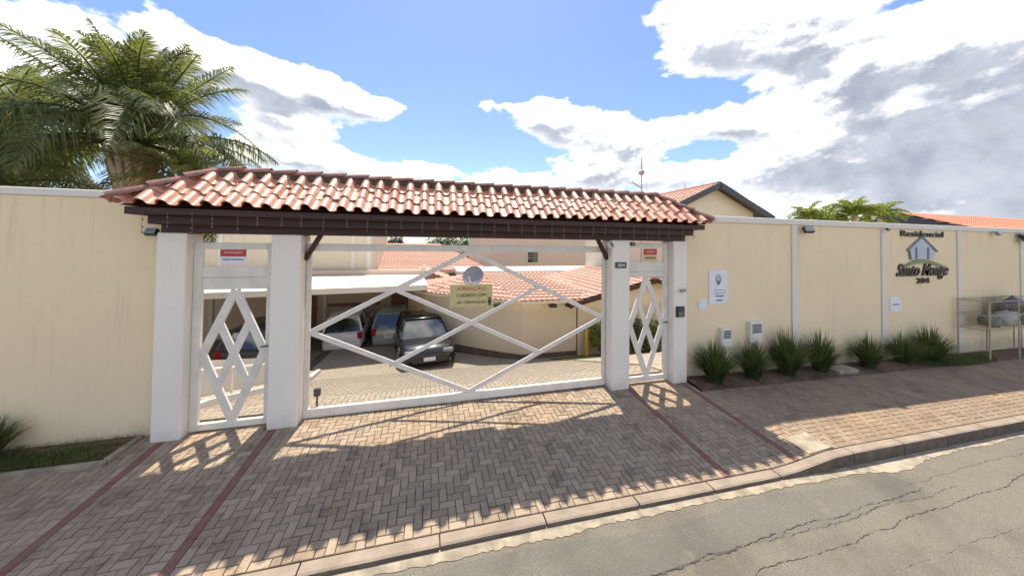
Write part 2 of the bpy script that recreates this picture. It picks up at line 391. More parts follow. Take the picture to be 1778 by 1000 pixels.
# ------------------------------------------------------------------ setting: road, kerb, sidewalk, courtyard, terrain
def sheet(name, xs, ys, zf, mat, parent=None):
    v = [(x, y, zf(x, y)) for y in ys for x in xs]; nx = len(xs)
    f = [(j*nx+i, j*nx+i+1, (j+1)*nx+i+1, (j+1)*nx+i) for j in range(len(ys)-1) for i in range(nx-1)]
    return from_py(name, v, f, mat, parent)
def lin(a, b, n): return [a+(b-a)*i/n for i in range(n+1)]
road = tag(sheet('road', lin(-60, 90, 300), [-10, -8, -5, -3.2, -2.6, -2.3, KY+.1], lambda x, y: z_road(x)+ .012*(y+2.3 if y < -2.3 else 0)*-1, M['asphalt']), kind='structure')
opp = tag(sheet('verge', lin(-60, 90, 100), [-400, -60, -10], lambda x, y: z_road(x)+.08, M['terrain']), kind='structure')
terr = tag(sheet('terrain', [-300, -60, -9, -4.6, 10.2, 40, 120, 400], [.46, .9, 6.2, 7.2, 12.5, 30, 60, 120, 900], lambda x, y: z_court(y)-.06, M['terrain']), kind='structure')
side = tag(sheet('sidewalk', lin(-40, 60, 400), lin(KY+.02, .5, 12), lambda x, y: z_side(x, min(y, .0))-.032, M['joint']), kind='structure')
court = tag(sheet('courtyard', lin(-4.3, 10, 12), [.44, .9, 2, 4, 6.2, 7.2, 9, 12.5, 16], lambda x, y: z_court(y)-.03, M['joint']), kind='structure')
# gutter: irregular concrete strip against the kerb
gv, gf = [], []; gx = lin(-20, 40, 1500)
for i, x in enumerate(gx):
    w = .095 + .012*math.sin(x*1.7)+.010*math.sin(x*5.3+1)+R.uniform(-.014, .014) + (.12*math.exp(-((x-6.2)/.7)**2))
    gv += [(x, KY+.05, z_road(x)+.006), (x, KY-w, z_road(x)+.0045)]
    if i: gf.append((2*i-2, 2*i-1, 2*i+1, 2*i))
gut = tag(from_py('gutter', gv, gf, M['concrete']), kind='structure')
# asphalt patch with ragged outline
pv = []
for x in lin(-6, 5.55, 60): pv.append((x, -2.33+.05*math.sin(x*2.1)+R.uniform(-.015, .015)))
for a in lin(80, -80, 8): pv.append((5.6+.28*math.cos(rad(a)), -2.52+.2*math.sin(rad(a))+R.uniform(-.01, .01)))
for x in lin(5.4, -6, 60): pv.append((x, -2.70-.03*(5.4-x)*.4+.03*math.sin(x*2.7)+R.uniform(-.02, .02)))
bm = bmesh.new(); vs = [bm.verts.new((x, y, z_road(x)+.0062+.0)) for x, y in pv]; fc = bm.faces.new(vs); bmesh.ops.triangulate(bm, faces=[fc])
patch = from_bm('asphalt_patch', bm, M['asphalt2'], road)
def crack(x0, y0, x1, y1, w=.008):
    n = 220; pts = []; o = 0
    for i in range(n+1):
        k = i/n; o = o*.93+R.uniform(-.010, .010); pts.append((x0+(x1-x0)*k, y0+(y1-y0)*k+o))
    v, f = [], []
    for i, (x, y) in enumerate(pts):
        ww = w*max(0.05, R.gauss(.7, .5)); v += [(x, y-ww, z_road(x)+.011), (x, y+ww, z_road(x)+.011)]
        if i: f.append((2*i-2, 2*i, 2*i+1, 2*i-1))
    return from_py('crack', v, f, M['crack'], road)
crack(-1, -2.86, 5.9, -2.60, .0035); crack(.8, -2.80, 6.4, -2.66, .0022); crack(2.2, -2.98, 8, -2.75, .003); crack(5.8, -2.52, 10, -2.42, .002)
crack(3, -3.3, 12, -3.0, .003)

# kerb stones, each its own piece
kerb = link(bpy.data.objects.new('kerb', None)); kerb.location = (0, KY, z_road(0)); tag(kerb, kind='structure')
def kerb_stone(xa, xb):
    bm = bmesh.new(); n = 4; secs = []
    for i in range(n+1):
        x = xa+(xb-xa)*i/n; zt = z_kerb(x)+.004; zb = z_road(x)-.08; j = R.uniform(-.002, .002)
        prof = [(KY, zb), (KY+.004, zt-.028), (KY+.010+j, zt-.010), (KY+.030, zt), (KY+.13, zt-.001), (KY+.135, zb)]
        secs.append([bm.verts.new((x, y-KY, z-z_road(0))) for y, z in prof])
    for i in range(n):
        for k in range(5): bm.faces.new((secs[i][k], secs[i][k+1], secs[i+1][k+1], secs[i+1][k]))
    bm.faces.new(secs[0][::-1]); bm.faces.new(secs[-1]); bmesh.ops.recalc_face_normals(bm, faces=bm.faces)
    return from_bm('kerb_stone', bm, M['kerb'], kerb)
kx = [-9, -7.7, -6.6, -5.4, -4.3, -3.2, -2.1, -1.02, .14, 1.18, 2.25, 3.25, 4.28, 5.58, 6.6, 7.6, 8.6, 9.65, 10.7, 11.8, 12.9, 14, 15.5, 17, 19, 21, 24]
for a, b in zip(kx, kx[1:]): kerb_stone(a+.007, b-.007)

# herringbone paving
CELL = .083; GX0 = -2.094  # the red border strips fill whole columns of this grid
def col_of(x): return math.floor((x-GX0)/CELL)
BANDS = [col_of(x) for x in (-3.30, -2.05, 3.56, 4.76)]
def herring(i0, i1, j0, j1, skip):
    for j in range(j0-1, j1):
        for i in range(i0-1, i1):
            k = (i-j) % 4
            cells = [(i, j), (i+1, j)] if k == 0 else [(i, j), (i, j+1)] if k == 3 else None
            if not cells: continue
            cells = [c for c in cells if i0 <= c[0] < i1 and j0 <= c[1] < j1 and not skip(c[0], c[1])]
            if cells:
                a = [min(c[q] for c in cells) for q in (0, 1)]; b = [max(c[q] for c in cells)+1 for q in (0, 1)]
                yield a[0], a[1], b[0], b[1]
GAP = .003; CH = .005
def brick_bm(bm, x0, x1, y0, y1, zf, h=.05):
    lo = []; up = []; mid = []
    jz = R.uniform(-.0025, .0025)
    for (x, y, sx, sy) in ((x0, y0, 1, 1), (x1, y0, -1, 1), (x1, y1, -1, -1), (x0, y1, 1, -1)):
        z = zf(x, y)+jz
        lo.append(bm.verts.new((x, y, z-h))); mid.append(bm.verts.new((x, y, z-CH))); up.append(bm.verts.new((x+sx*CH, y+sy*CH, z+R.uniform(-.0008, .0008))))
    bm.faces.new(up)
    for k in range(4):
        n = (k+1) % 4; bm.faces.new((mid[k], mid[n], up[n], up[k])); bm.faces.new((lo[k], lo[n], mid[n], mid[k]))
YO = KY+.139; SIDE_J0 = 0; SIDE_J1 = math.floor((.46-YO)/CELL)
def side_skip(i, j):
    X = GX0+(i+.5)*CELL; Y = YO+(j+.5)*CELL
    if i in BANDS: return True
    if X < -3.62 and Y > -.32: return True      # grass bed
    if 4.9 < X and Y > -.36: return True        # planting bed
    for a, b in ((-3.43, -3.10), (-2.145, -1.765), (3.223, 3.603), (4.56, 4.89)):
        if a < X < b and Y > 0: return True
    return False
bricks = list(herring(col_of(-9), col_of(19), SIDE_J0, SIDE_J1, side_skip))
def shown(b):
    x = GX0+(b[0]+b[2])/2*CELL; y = YO+(b[1]+b[3])/2*CELL; p = project((x, y, z_side(x, min(y, 0))))
    if not p or not (-20 < p[0] < 1798 and p[1] < 1015): return -1
    return (b[2]-b[0])*(b[3]-b[1])*(4.0/p[2])**3
order = sorted(range(len(bricks)), key=lambda i: -shown(bricks[i])); near = set(order[:300])
meshes = {}
def unit_brick(w, h):
    if (w, h) not in meshes:
        bm = bmesh.new(); st = R.getstate()
        brick_bm(bm, -w*CELL/2+GAP, w*CELL/2-GAP, -h*CELL/2+GAP, h*CELL/2-GAP, lambda x, y: 0); me = bpy.data.meshes.new('paver')
        bm.to_mesh(me); bm.free(); me.materials.append(M['paver']); meshes[(w, h)] = me
    return meshes[(w, h)]
rest = bmesh.new()
zs = lambda x, y: z_side(x, min(y, 0))
for i, b in enumerate(bricks):
    if i in near:
        o = link(bpy.data.objects.new('paver', unit_brick(b[2]-b[0], b[3]-b[1])), side)
        x = GX0+(b[0]+b[2])/2*CELL; y = YO+(b[1]+b[3])/2*CELL
        dx = (zs(x+.1, y)-zs(x-.1, y))/.2; dy = (zs(x, y+.1)-zs(x, y-.1))/.2
        o.location = (x, y, zs(x, y)+R.uniform(-.002, .002)); o.rotation_euler = (math.atan(dy)+R.uniform(-.01, .01), -math.atan(dx)+R.uniform(-.01, .01), R.uniform(-.008, .008))
    else:
        brick_bm(rest, GX0+b[0]*CELL+GAP, GX0+b[2]*CELL-GAP, YO+b[1]*CELL+GAP, YO+b[3]*CELL-GAP, zs)
tag(from_bm('paving', rest, M['paver'], side), kind='stuff')
for c in BANDS:
    x0 = GX0+c*CELL+.002; x1 = x0+CELL-.004; ys = [KY+.14]
    while ys[-1] < .0: ys.append(min(.0, ys[-1]+.42))
    for a, b in zip(ys, ys[1:]):
        bm = bmesh.new(); brick_bm(bm, x0, x1, a+.002, b-.002, zs); o = from_bm('border_strip', bm, M['red'], side)
inner = bmesh.new()
for b in herring(col_of(-3.9), col_of(8.5), math.ceil(.47/CELL), math.floor(10.2/CELL), lambda i, j: False):
    brick_bm(inner, GX0+b[0]*CELL+.003, GX0+b[2]*CELL-.003, b[1]*CELL+.003, b[3]*CELL-.003, lambda x, y: z_court(y))
tag(from_bm('courtyard_paving', inner, M['paver_in'], court), kind='stuff')

# planting beds
def bed(name, x0, x1, y0, y1, mat, hump=.03):
    xs = lin(x0, x1, int((x1-x0)*10)); ys = lin(y0, y1, 6)
    return tag(sheet(name, xs, ys, lambda x, y: z_side(x, y)+.008+hump*math.sin(math.pi*(y-y0)/(y1-y0))*(.6+.5*math.sin(x*3.1)+.3*math.sin(x*7.7)), mat), kind='structure')
bed('planting_bed', 4.9, 26, -.37, .21, M['soil']); bed('grass_bed', -14, -3.64, -.30, .21, M['grassbase'])
edg = link(bpy.data.objects.new('bed_edging', None)); edg.location = (-3.6, -.33, z_wall(-3.6)); tag(edg, kind='structure')
for a in [x for x in lin(-9.6, -3.6, 5)][:-1]:
    box('edging_stone', a+.006, a+1.2-.006, -.375, -.305, z_side(a, -.3)-.06, z_side(a, -.3)+.035, M['concrete'], edg, .008, base=edg.location)
box('edging_stone', -3.655, -3.595, -.30, .17, z_side(-3.6, 0)-.06, z_side(-3.6, 0)+.035, M['concrete'], edg, .008, base=edg.location)

# ------------------------------------------------------------------ boundary walls
WT = 3.12
wl = empty('boundary_wall', (-8, .28, -.3), 'tall cream boundary wall with grey coping beside the grass bed and palms', 'wall')
box('wall_face', -16, -3.40, .20, .36, -.4, 3.02, M['wall'], wl, .004, wl.location)
box('coping', -16, -3.40, .183, .377, 3.021, WT, M['coping'], wl, .01, wl.location)
wr = empty('boundary_wall', (12, .28, -.4), 'long cream boundary wall with white pilasters carrying the residential lettering', 'wall')
box('wall_face', 4.86, 34, .20, .36, -1.2, 2.985, M['wall'], wr, .004, wr.location)
box('coping', 4.86, 34, .172, .377, 2.986, WT, M['coping'], wr, .01, wr.location)
for x in (7.974, 10.97, 14.05, 17.1, 20.1, 23.1, 26.1):
    box('pilaster', x-.075, x+.075, .168, .20, z_wall(x)-.3, 2.983, M['coping'], wr, .006, wr.location)

# ------------------------------------------------------------------ gate portico
X0, G_, WI, SD, WO = .729, 2.499, .370, .967, .319
P1 = (-3.426, -3.107); P2 = (-2.140, -1.770); P3 = (3.228, 3.598); P4 = (4.565, 4.884)
port = empty('gate_portico', (X0, .18, -.14), 'white gate portico of four square posts under a terracotta hip roof', 'portico')
PB = port.location
for (a, b), d in ((P1, .33), (P2, .37), (P3, .37), (P4, .33)):
    box('post', a, b, 0, d, z_wall(a)-.25, 2.578, M['white'], port, .012, PB)
EX0, EX1, EY0, EY1 = -3.62, 5.08, -.33, .79; EZ = 2.925; RZ = 3.425; YC = (EY0+EY1)/2; HD = (EY1-EY0)/2
roof = link(bpy.data.objects.new('roof', None), port); roof.location = Vector((X0, YC, 2.9))-PB; RB = Vector((X0, YC, 2.9))
def rbox(name, x0, x1, y0, y1, z0, z1, mat=M['wood'], bev=.006): return box(name, x0, x1, y0, y1, z0, z1, mat, roof, bev, RB)
rbox('beam', P1[0]+.03, P4[1]-.03, .02, .20, 2.58, 2.695); rbox('beam', P1[0]+.03, P4[1]-.03, .36, .52, 2.58, 2.695)
i2 = .19
rbox('eave_board', EX0+i2, EX1-i2, EY0+i2, EY0+i2+.035, 2.685, 2.80); rbox('eave_board', EX0+i2, EX1-i2, EY1-i2-.035, EY1-i2, 2.685, 2.80)
rbox('eave_board', EX0+i2, EX0+i2+.035, EY0+i2+.036, EY1-i2-.036, 2.685, 2.80); rbox('eave_board', EX1-i2-.035, EX1-i2, EY0+i2+.036, EY1-i2-.036, 2.685, 2.80)
i1 = .055
rbox('fascia_board', EX0+i1, EX1-i1, EY0+i1, EY0+i1+.03, 2.795, 2.885); rbox('fascia_board', EX0+i1, EX1-i1, EY1-i1-.03, EY1-i1, 2.795, 2.885)
rbox('fascia_board', EX0+i1, EX0+i1+.03, EY0+i1+.031, EY1-i1-.031, 2.795, 2.885); rbox('fascia_board', EX1-i1-.03, EX1-i1, EY0+i1+.031, EY1-i1-.031, 2.795, 2.885)
# soffit planks between fascia and beams (lengthwise boards with open joints)
yy = EY0+i1+.034
while yy+.1 < EY1-i1-.03:
    rbox('soffit_plank', EX0+i1+.033, EX1-i1-.033, yy, yy+.112, 2.806, 2.830, bev=.004); yy += .116
# knee braces
for sx, xx in ((1, P2[1]), (-1, P3[0])):
    bm = bmesh.new(); bar(bm, (xx+sx*.0-X0, 2.22-2.9), (xx+sx*.21-X0, 2.60-2.9), .06, .13-YC, .19-YC); from_bm('knee_brace', bm, M['wood'], roof)
# roof deck (closed hip body under the tiles)
RX0, RX1 = EX0+.73, EX1-.73
dv = [(EX0+.03, EY0+.03, 2.90), (EX1-.03, EY0+.03, 2.90), (EX1-.03, EY1-.03, 2.90), (EX0+.03, EY1-.03, 2.90), (RX0, YC, RZ-.03), (RX1, YC, RZ-.03)]
from_py('roof_deck', [tuple(Vector(v)-RB) for v in dv], [(0, 1, 5, 4), (1, 2, 5), (2, 3, 4, 5), (3, 0, 4), (3, 2, 1, 0)], M['wood'], roof)
# tiles
TPROF = [(0, .0), (.008, .034), (.034, .062), (.062, .071), (.090, .062), (.116, .034), (.124, .0), (.155, -.012), (.196, -.012), (.228, .004)]
TW = .2175
def tile_bm(L=.36):
    bm = bmesh.new(); th = .013; rows = []
    for v, lift in ((0, .026), (L, .0)):
        top = [bm.verts.new((x, v, w+lift)) for x, w in TPROF]; bot = [bm.verts.new((x, v, w+lift-th)) for x, w in TPROF]; rows.append((top, bot))
    n = len(TPROF); lipt = [bm.verts.new(v.co) for v in rows[0][0]]; lipb = [bm.verts.new(v.co) for v in rows[0][1]]   # the cut front edge keeps its own normals
    for k in range(n-1):
        bm.faces.new((rows[0][0][k], rows[0][0][k+1], rows[1][0][k+1], rows[1][0][k]))
        bm.faces.new((rows[0][1][k+1], rows[0][1][k], rows[1][1][k], rows[1][1][k+1]))
        bm.faces.new((lipb[k], lipb[k+1], lipt[k+1], lipt[k]))
    return bm
def mk_tile(bm):
    me = bpy.data.meshes.new('roof_tile'); bm.to_mesh(me); bm.free(); me.materials.append(M['tile'])
    for i, p in enumerate(me.polygons): p.use_smooth = (i % 3 != 2)
    return me
tile_me = mk_tile(tile_bm())
def tile_face(corner, udir, vdir, ncol, nrow, expo, planes, mat4_base):
    """rows of tiles; corner= lower-left on the plane, u across, v up the slope; clipped by planes (point, outward normal)"""
    u = udir.normalized(); v = vdir.normalized(); w = u.cross(v)
    for r in range(nrow):
        for c in range(ncol):
            o = corner + u*(c*TW) + v*(r*expo)
            rot = Matrix((u, v, w)).transposed().to_4x4()
            jit = Matrix.Rotation(R.uniform(-.025, .025), 4, 'Z') @ Matrix.Rotation(R.uniform(-.02, .02), 4, 'Y') @ Matrix.Translation((R.uniform(-.004, .004), R.uniform(-.014, .014), R.uniform(-.002, .004)))
            mw = Matrix.Translation(o) @ rot @ jit
            pts = [mw @ Vector((x, y, 0)) for x in (0, .23) for y in (0, .36)]
            out = [max((p-q).dot(nn) for q, nn in planes) for p in pts]
            me = tile_me
            if all(d > -.001 for d in out): continue
            if any(d > .0 for d in out):
                bm = tile_bm(); inv = mw.inverted()
                for q, nn in planes:
                    bmesh.ops.bisect_plane(bm, geom=bm.verts[:]+bm.edges[:]+bm.faces[:], plane_co=inv @ q, plane_no=(inv.to_3x3() @ nn), clear_outer=True)
                if len(bm.faces) < 3 or sum(f.calc_area() for f in bm.faces) < .012: bm.free(); continue
                me = bpy.data.meshes.new('roof_tile'); bm.to_mesh(me); bm.free(); me.materials.append(M['tile'])
                for p in me.polygons: p.use_smooth = True
            t = bpy.data.objects.new('roof_tile', me); link(t, roof); t.matrix_local = Matrix.Translation(-RB) @ mw
rl0 = Vector((RX0, YC, RZ)); rl1 = Vector((RX1, YC, RZ))
cFL, cFR, cBR, cBL = [Vector(p) for p in ((EX0, EY0, EZ), (EX1, EY0, EZ), (EX1, EY1, EZ), (EX0, EY1, EZ))]
def vplane(a, b, inside):
    n = Vector((b.y-a.y, -(b.x-a.x), 0)).normalized()
    if (inside-a).dot(n) > 0: n = -n
    return (a.copy(), n)
mid = Vector((X0, EY0, 0)); vF = Vector((0, HD, RZ-EZ)); sl = vF.length; expo = sl/3.02
ctrF = Vector((X0, EY0+.2, EZ))
ridge_pl = (Vector((X0, YC-.01, RZ)), Vector((0, 1, 0)))
tile_face(cFL+Vector((-.01, 0, 0))+vF.normalized()*-.03, Vector((1, 0, 0)), vF, 41, 3, expo, [vplane(cFL, rl0, ctrF), vplane(cFR, rl1, ctrF), ridge_pl], None)
ctrB = Vector((X0, EY1-.2, EZ)); vB = Vector((0, -HD, RZ-EZ))
tile_face(cBR+vB.normalized()*-.03, Vector((-1, 0, 0)), vB, 41, 3, expo, [vplane(cBL, rl0, ctrB), vplane(cBR, rl1, ctrB), (Vector((X0, YC+.01, RZ)), Vector((0, -1, 0)))], None)
vL = Vector((rl0.x-EX0, 0, RZ-EZ)); ctrL = Vector((EX0+.2, YC, EZ))
tile_face(cBL+vL.normalized()*-.03+Vector((0, -.02, 0)), Vector((0, -1, 0)), vL, 6, 3, vL.length/3.02, [vplane(cFL, rl0, ctrL), vplane(cBL, rl0, ctrL)], None)
vR = Vector((rl1.x-EX1, 0, RZ-EZ)); ctrR = Vector((EX1-.2, YC, EZ))
tile_face(cFR+vR.normalized()*-.03+Vector((0, .02, 0)), Vector((0, 1, 0)), vR, 6, 3, vR.length/3.02, [vplane(cFR, rl1, ctrR), vplane(cBR, rl1, ctrR)], None)
# ridge and hip caps: half-round tiles, each lapped over the last
def cap_mesh():
    bm = bmesh.new(); n = 8; L = .40; rows = []
    for y, r, lift in ((0, .092, .024), (.03, .092, .024), (L, .074, 0)):
        o = [bm.verts.new((r*math.cos(math.pi*k/n), y, r*.85*math.sin(math.pi*k/n)+lift)) for k in range(n+1)]
        i_ = [bm.verts.new(((r-.014)*math.cos(math.pi*k/n), y, (r-.014)*.85*math.sin(math.pi*k/n)+lift)) for k in range(n+1)]
        rows.append((o, i_))
    for q in range(2):
        for k in range(n):
            bm.faces.new((rows[q][0][k], rows[q][0][k+1], rows[q+1][0][k+1], rows[q+1][0][k]))
    lo_ = [bm.verts.new(v.co) for v in rows[0][0]]; li_ = [bm.verts.new(v.co) for v in rows[0][1]]
    for k in range(n): bm.faces.new((li_[k], li_[k+1], lo_[k+1], lo_[k]))
    me = bpy.data.meshes.new('ridge_tile'); bm.to_mesh(me); bm.free(); me.materials.append(M['ridge'])
    for p in me.polygons: p.use_smooth = True
    return me
cap_me = cap_mesh()
def caps(a, b, step, name):
    d = (b-a); n = max(1, round(d.length/step)); d.normalize()
    s = d.cross(Vector((0, 0, 1))).normalized(); w = s.cross(d)
    for i in range(n):
        p = a + (b-a)*(i/n)
        mw = Matrix.Translation(p+w*.012) @ Matrix((s, d, w)).transposed().to_4x4() @ Matrix.Rotation(R.uniform(-.02, .02), 4, 'Z')
        o = bpy.data.objects.new(name, cap_me); link(o, roof); o.matrix_local = Matrix.Translation(-RB) @ mw
up = Vector((0, 0, .012))
rbox('ridge_mortar', RX0+.02, RX1-.02, YC-.065, YC+.065, RZ-.07, RZ+.045, M['joint'])
caps(rl1+up, rl0+up+Vector((-.02, 0, 0)), .325, 'ridge_tile')
for c, r_ in ((cFL, rl0), (cBL, rl0), (cFR, rl1), (cBR, rl1)):
    caps(c+Vector((0, 0, .03))+(c-r_).normalized()*.03, r_+up, .33, 'hip_tile')

# hanging fairy-light strands under the eaves
sl_ = empty('string_lights', (X0, EY0+.045, 2.80), 'unlit icicle string lights hanging along the front eave boards of the portico', 'string lights')
SB = sl_.location
bm = bmesh.new(); tube(bm, [(EX0+.1-SB.x, -.004, .05-.004*(i % 2)) if False else (EX0+.1-SB.x+(EX1-EX0-.2)*i/40, -.004, .035+.008*math.sin(i*1.9)) for i in range(41)], .003, 4); from_bm('lead_wire', bm, M['wire'], sl_)
x = EX0+.25
while x < EX1-.2:
    L = R.choice((.14, .2, .26, .18)); bm = bmesh.new(); tube(bm, [(x-SB.x, -.006, .035), (x-SB.x+R.uniform(-.008, .008), -.006, .035-L/2), (x-SB.x+R.uniform(-.012, .012), -.004, .035-L)], .0022, 4)
    for q in (.4, .75, 1): bbox(bm, x-SB.x-.006, x-SB.x+.006, -.012, 0, .035-L*q-.010, .035-L*q+.010)
    from_bm('strand', bm, M['wire'], sl_); x += R.uniform(.20, .30)

# ------------------------------------------------------------------ sliding gate and side gates
gt = empty('sliding_gate', (X0, .22, z_wall(X0)), 'wide white sliding gate with a large diamond lattice between the posts', 'gate'); GB = gt.location
gx0, gx1 = P2[1]+.012, P3[0]-.012
def gbar(name, a, b, w, y0, y1, par=gt, B=GB):
    bm = bmesh.new(); bar(bm, (a[0]-B.x, a[1]-B.z), (b[0]-B.x, b[1]-B.z), w, y0-B.y, y1-B.y)
    bmesh.ops.bevel(bm, geom=bm.edges[:], offset=.004, segments=1, affect='EDGES'); bmesh.ops.recalc_face_normals(bm, faces=bm.faces); return from_bm(name, bm, M['gate'], par)
gbar('top_rail', (gx0, 2.40), (gx1, 2.40), .11, .19, .25); gbar('bottom_rail', (gx0, -.055), (gx1, -.055), .13, .19, .25)
gbar('stile', (gx0+.03, .012), (gx0+.03, 2.343), .06, .195, .245); gbar('stile', (gx1-.03, .012), (gx1-.03, 2.343), .06, .195, .245)
zt, zb, zm = 2.345, .012, 1.13; xl, xr, xm = gx0+.06, gx1-.06, X0-.05
T_, B_, L_, R_ = (xm, zt), (xm, zb), (xl, zm), (xr, zm)
mid2 = lambda a, b: ((a[0]+b[0])/2, (a[1]+b[1])/2)
for q, (a, b) in enumerate(((L_, T_), (T_, R_), (B_, L_), (R_, B_))): gbar('lattice_bar', a, b, .076, .2060+.0008*q, .2340-.0008*q)
for a, b in ((mid2(L_, T_), mid2(B_, R_)), (mid2(L_, B_), mid2(T_, R_))): gbar('lattice_bar', a, b, .068, .2100 if a[1] > 1.2 else .2110, .2300 if a[1] > 1.2 else .2290)
box('track', gx0-.2, gx1+.2, .205, .235, z_wall(0)-.02, z_wall(0)+.012, M['dgrey'], gt, .002, GB)
for x in (gx0+.5, gx1-.5):
    bm = bmesh.new(); tube(bm, [(x-GB.x, .205-GB.y, .03), (x-GB.x, .235-GB.y, .03)], .035, 12); from_bm('roller', bm, M['grey'], gt)
def side_gate(a, b, zt_, label, tr0, tr1, l0):
    t = empty('pedestrian_gate', ((a+b)/2, .17, z_wall(a)), label, 'gate'); B = t.location
    gb = lambda n, p, q, w, y0=.14, y1=.20: gbar(n, p, q, w, y0, y1, t, B)
    cx = (a+b)/2; sw = .095
    gb('stile', (a+sw/2, -.105), (a+sw/2, zt_), sw); gb('stile', (b-sw/2, -.105), (b-sw/2, zt_), sw)
    gb('top_rail', (a+sw, zt_-.045), (b-sw, zt_-.045), .09, .143, .197)
    gb('transom_rail', (a+sw, (tr0+tr1)/2), (b-sw, (tr0+tr1)/2), tr1-tr0, .143, .197)
    gb('door_top_rail', (a+sw, (l0+tr0)/2-.001), (b-sw, (l0+tr0)/2-.001), tr0-l0-.012, .150, .190)
    gb('bottom_rail', (a+sw, -.06), (b-sw, -.06), .09, .143, .197)
    T = (cx, l0-.01); Bo = (cx, -.01); zmid = (l0-.02)/2+.03; L = (a+sw+.02, zmid); Rr = (b-sw-.02, zmid)
    for k_, (p, q) in enumerate(((L, T), (T, Rr), (Bo, L), (Rr, Bo))): gb('lattice_bar', p, q, .10, .1490+.0008*k_, .1910-.0008*k_)
    gb('lattice_bar', mid2(L, T), mid2(Bo, Rr), .095, .153, .187); gb('lattice_bar', mid2(L, Bo), mid2(T, Rr), .095, .1542, .1858)
    bm = bmesh.new(); tube(bm, [(b-sw/2-.0-B.x, -.032, 1.0-B.z), (b-sw/2-B.x, -.07, 1.0-B.z), (b-sw/2-.09-B.x, -.07, 1.0-B.z)], .011, 8); from_bm('handle', bm, M['dgrey'], t)
    return t
side_gate(P1[1]+.004, P2[0]-.004, 2.455, 'white diamond-lattice pedestrian gate in the portico bay beside the grass bed', 1.975, 2.125, 1.80)
side_gate(P3[1]+.004, P4[0]-.004, 2.535, 'white diamond-lattice pedestrian gate in the portico bay with the intercom post', 1.985, 2.165, 1.87)

# notices on gates
def notice(name, x0, x1, z0, z1, y, label, hdr, body, lines, hfrac=.46, ink=M['ink'], htext=None):
    t = empty(name, ((x0+x1)/2, y, z0), label, 'sign'); B = t.location
    box('panel', x0, x1, y-.006, y+.002, z0, z1, body, t, .0, B); zz = z1-(z1-z0)*hfrac
    if hdr: box('header', x0+.003, x1-.003, y-.0085, y-.0062, zz, z1-.004, hdr, t, 0, B)
    for (s, cz, w, h, m_) in lines: text_mesh('lettering', s, .1, m_, t, (0+(0), -.010, cz*(z1-z0)), width=w*(x1-x0), height=h*(z1-z0), depth=.003)
    return t
notice('warning_sign', -2.80, -2.49, 2.165, 2.365, .136, 'small notice with red header and pale body in the transom beside the grass bed', M['signr'], M['signw'], [('ATENÇÃO', .78, .7, .2, M['signw']), ('PORTÃO AUTOMÁTICO', .30, .8, .14, M['inkg'])], .5)
notice('warning_sign', 3.99, 4.29, 2.185, 2.425, .136, 'small notice with red header and cream body in the transom of the intercom bay', M['signr'], M['signy'], [('ATENÇÃO', .76, .7, .2, M['signw']), ('PORTÃO AUTOMÁTICO', .28, .8, .14, M['ink'])], .48)
cs = notice('caution_sign', .34, 1.05, 1.43, 1.80, .190, 'cream caution sign with red heading hung on the big diamond gate', None, M['signy'], [('CUIDADO COM', .52, .70, .14, M['ink']), ('AS CRIANÇAS', .19, .68, .15, M['ink']), ('ATENÇÃO', .81, .68, .19, M['signr'])])
# child figure printed at the corner of the caution sign
bm = bmesh.new()
def disc(bm, cx, cz, r, y, n=12): bm.faces.new([bm.verts.new((cx+r*math.cos(2*math.pi*k/n), y, cz+r*math.sin(2*math.pi*k/n))) for k in range(n)][::-1])
disc(bm, .31, .135, .022, -.0085); bm.faces.new([bm.verts.new((x, -.0085, z)) for x, z in ((.285, .11), (.275, .06), (.29, .055), (.288, .01), (.303, .01), (.31, .045), (.318, .01), (.333, .01), (.33, .06), (.342, .065), (.335, .11))]); from_bm('child_figure', bm, M['ink'], cs)

# post fittings
t = empty('number_plate', (3.405, -.005, 2.12), 'dark house number plate on the portico post between the gates', 'sign')
box('plate', -.115, .115, -.008, .004, -.055, .055, M['dgrey'], t, .003); text_mesh('digits', '204', .1, M['signw'], t, (0, -.0105, 0), width=.15, height=.06, depth=.004)
t = empty('intercom', (4.705, -.02, 1.22), 'black intercom panel on the portico post beside the planted wall', 'intercom')
box('housing', -.09, .09, -.015, .02, -.10, .10, M['black'], t, .006); box('speaker_grille', -.06, .06, -.019, -.0152, .02, .075, M['dgrey'], t, 0)
for i in range(3):
    for j in range(3): box('button', -.05+i*.035, -.025+i*.035, -.021, -.0152, -.08+j*.03, -.06+j*.03, M['grey'], t, 0)
t = empty('wall_camera', (4.74, -.01, 1.62), 'small grey gooseneck camera above the intercom', 'camera')
bm = bmesh.new(); tube(bm, [(0, 0.012, 0), (0, -.03, .01), (-.03, -.05, .015)], .012, 8); from_bm('bracket', bm, M['grey'], t)
bm = bmesh.new(); tube(bm, [(.045, -.05, 0.02), (-.07, -.055, .005)], .026, 10); from_bm('housing', bm, M['grey'], t)
def flood(name, loc, label, cat, mat=M['dgrey'], s=1.0, yaw=0.):
    t = empty(name, loc, label, cat); t.rotation_euler = (0, 0, yaw)
    bm = bmesh.new(); tube(bm, [(0, .035, 0), (0, -.02*s, 0), (0, -.05*s, -.03*s)], .012*s, 6); from_bm('arm', bm, mat, t)
    bm = bmesh.new(); m4 = Matrix.Translation((0, -.09*s, -.05*s)) @ Matrix.Rotation(rad(-28), 4, 'X'); bbox(bm, -.09*s, .09*s, -.04*s, .04*s, -.07*s, .07*s, .012*s, m4); from_bm('housing', bm, mat, t)
    bm = bmesh.new(); m5 = m4 @ Matrix.Translation((0, -.0415*s, 0)); bbox(bm, -.075*s, .075*s, -.0015, .0015, -.055*s, .055*s, 0, m5); from_bm('lens', bm, M['lampclear'], t)
    return t
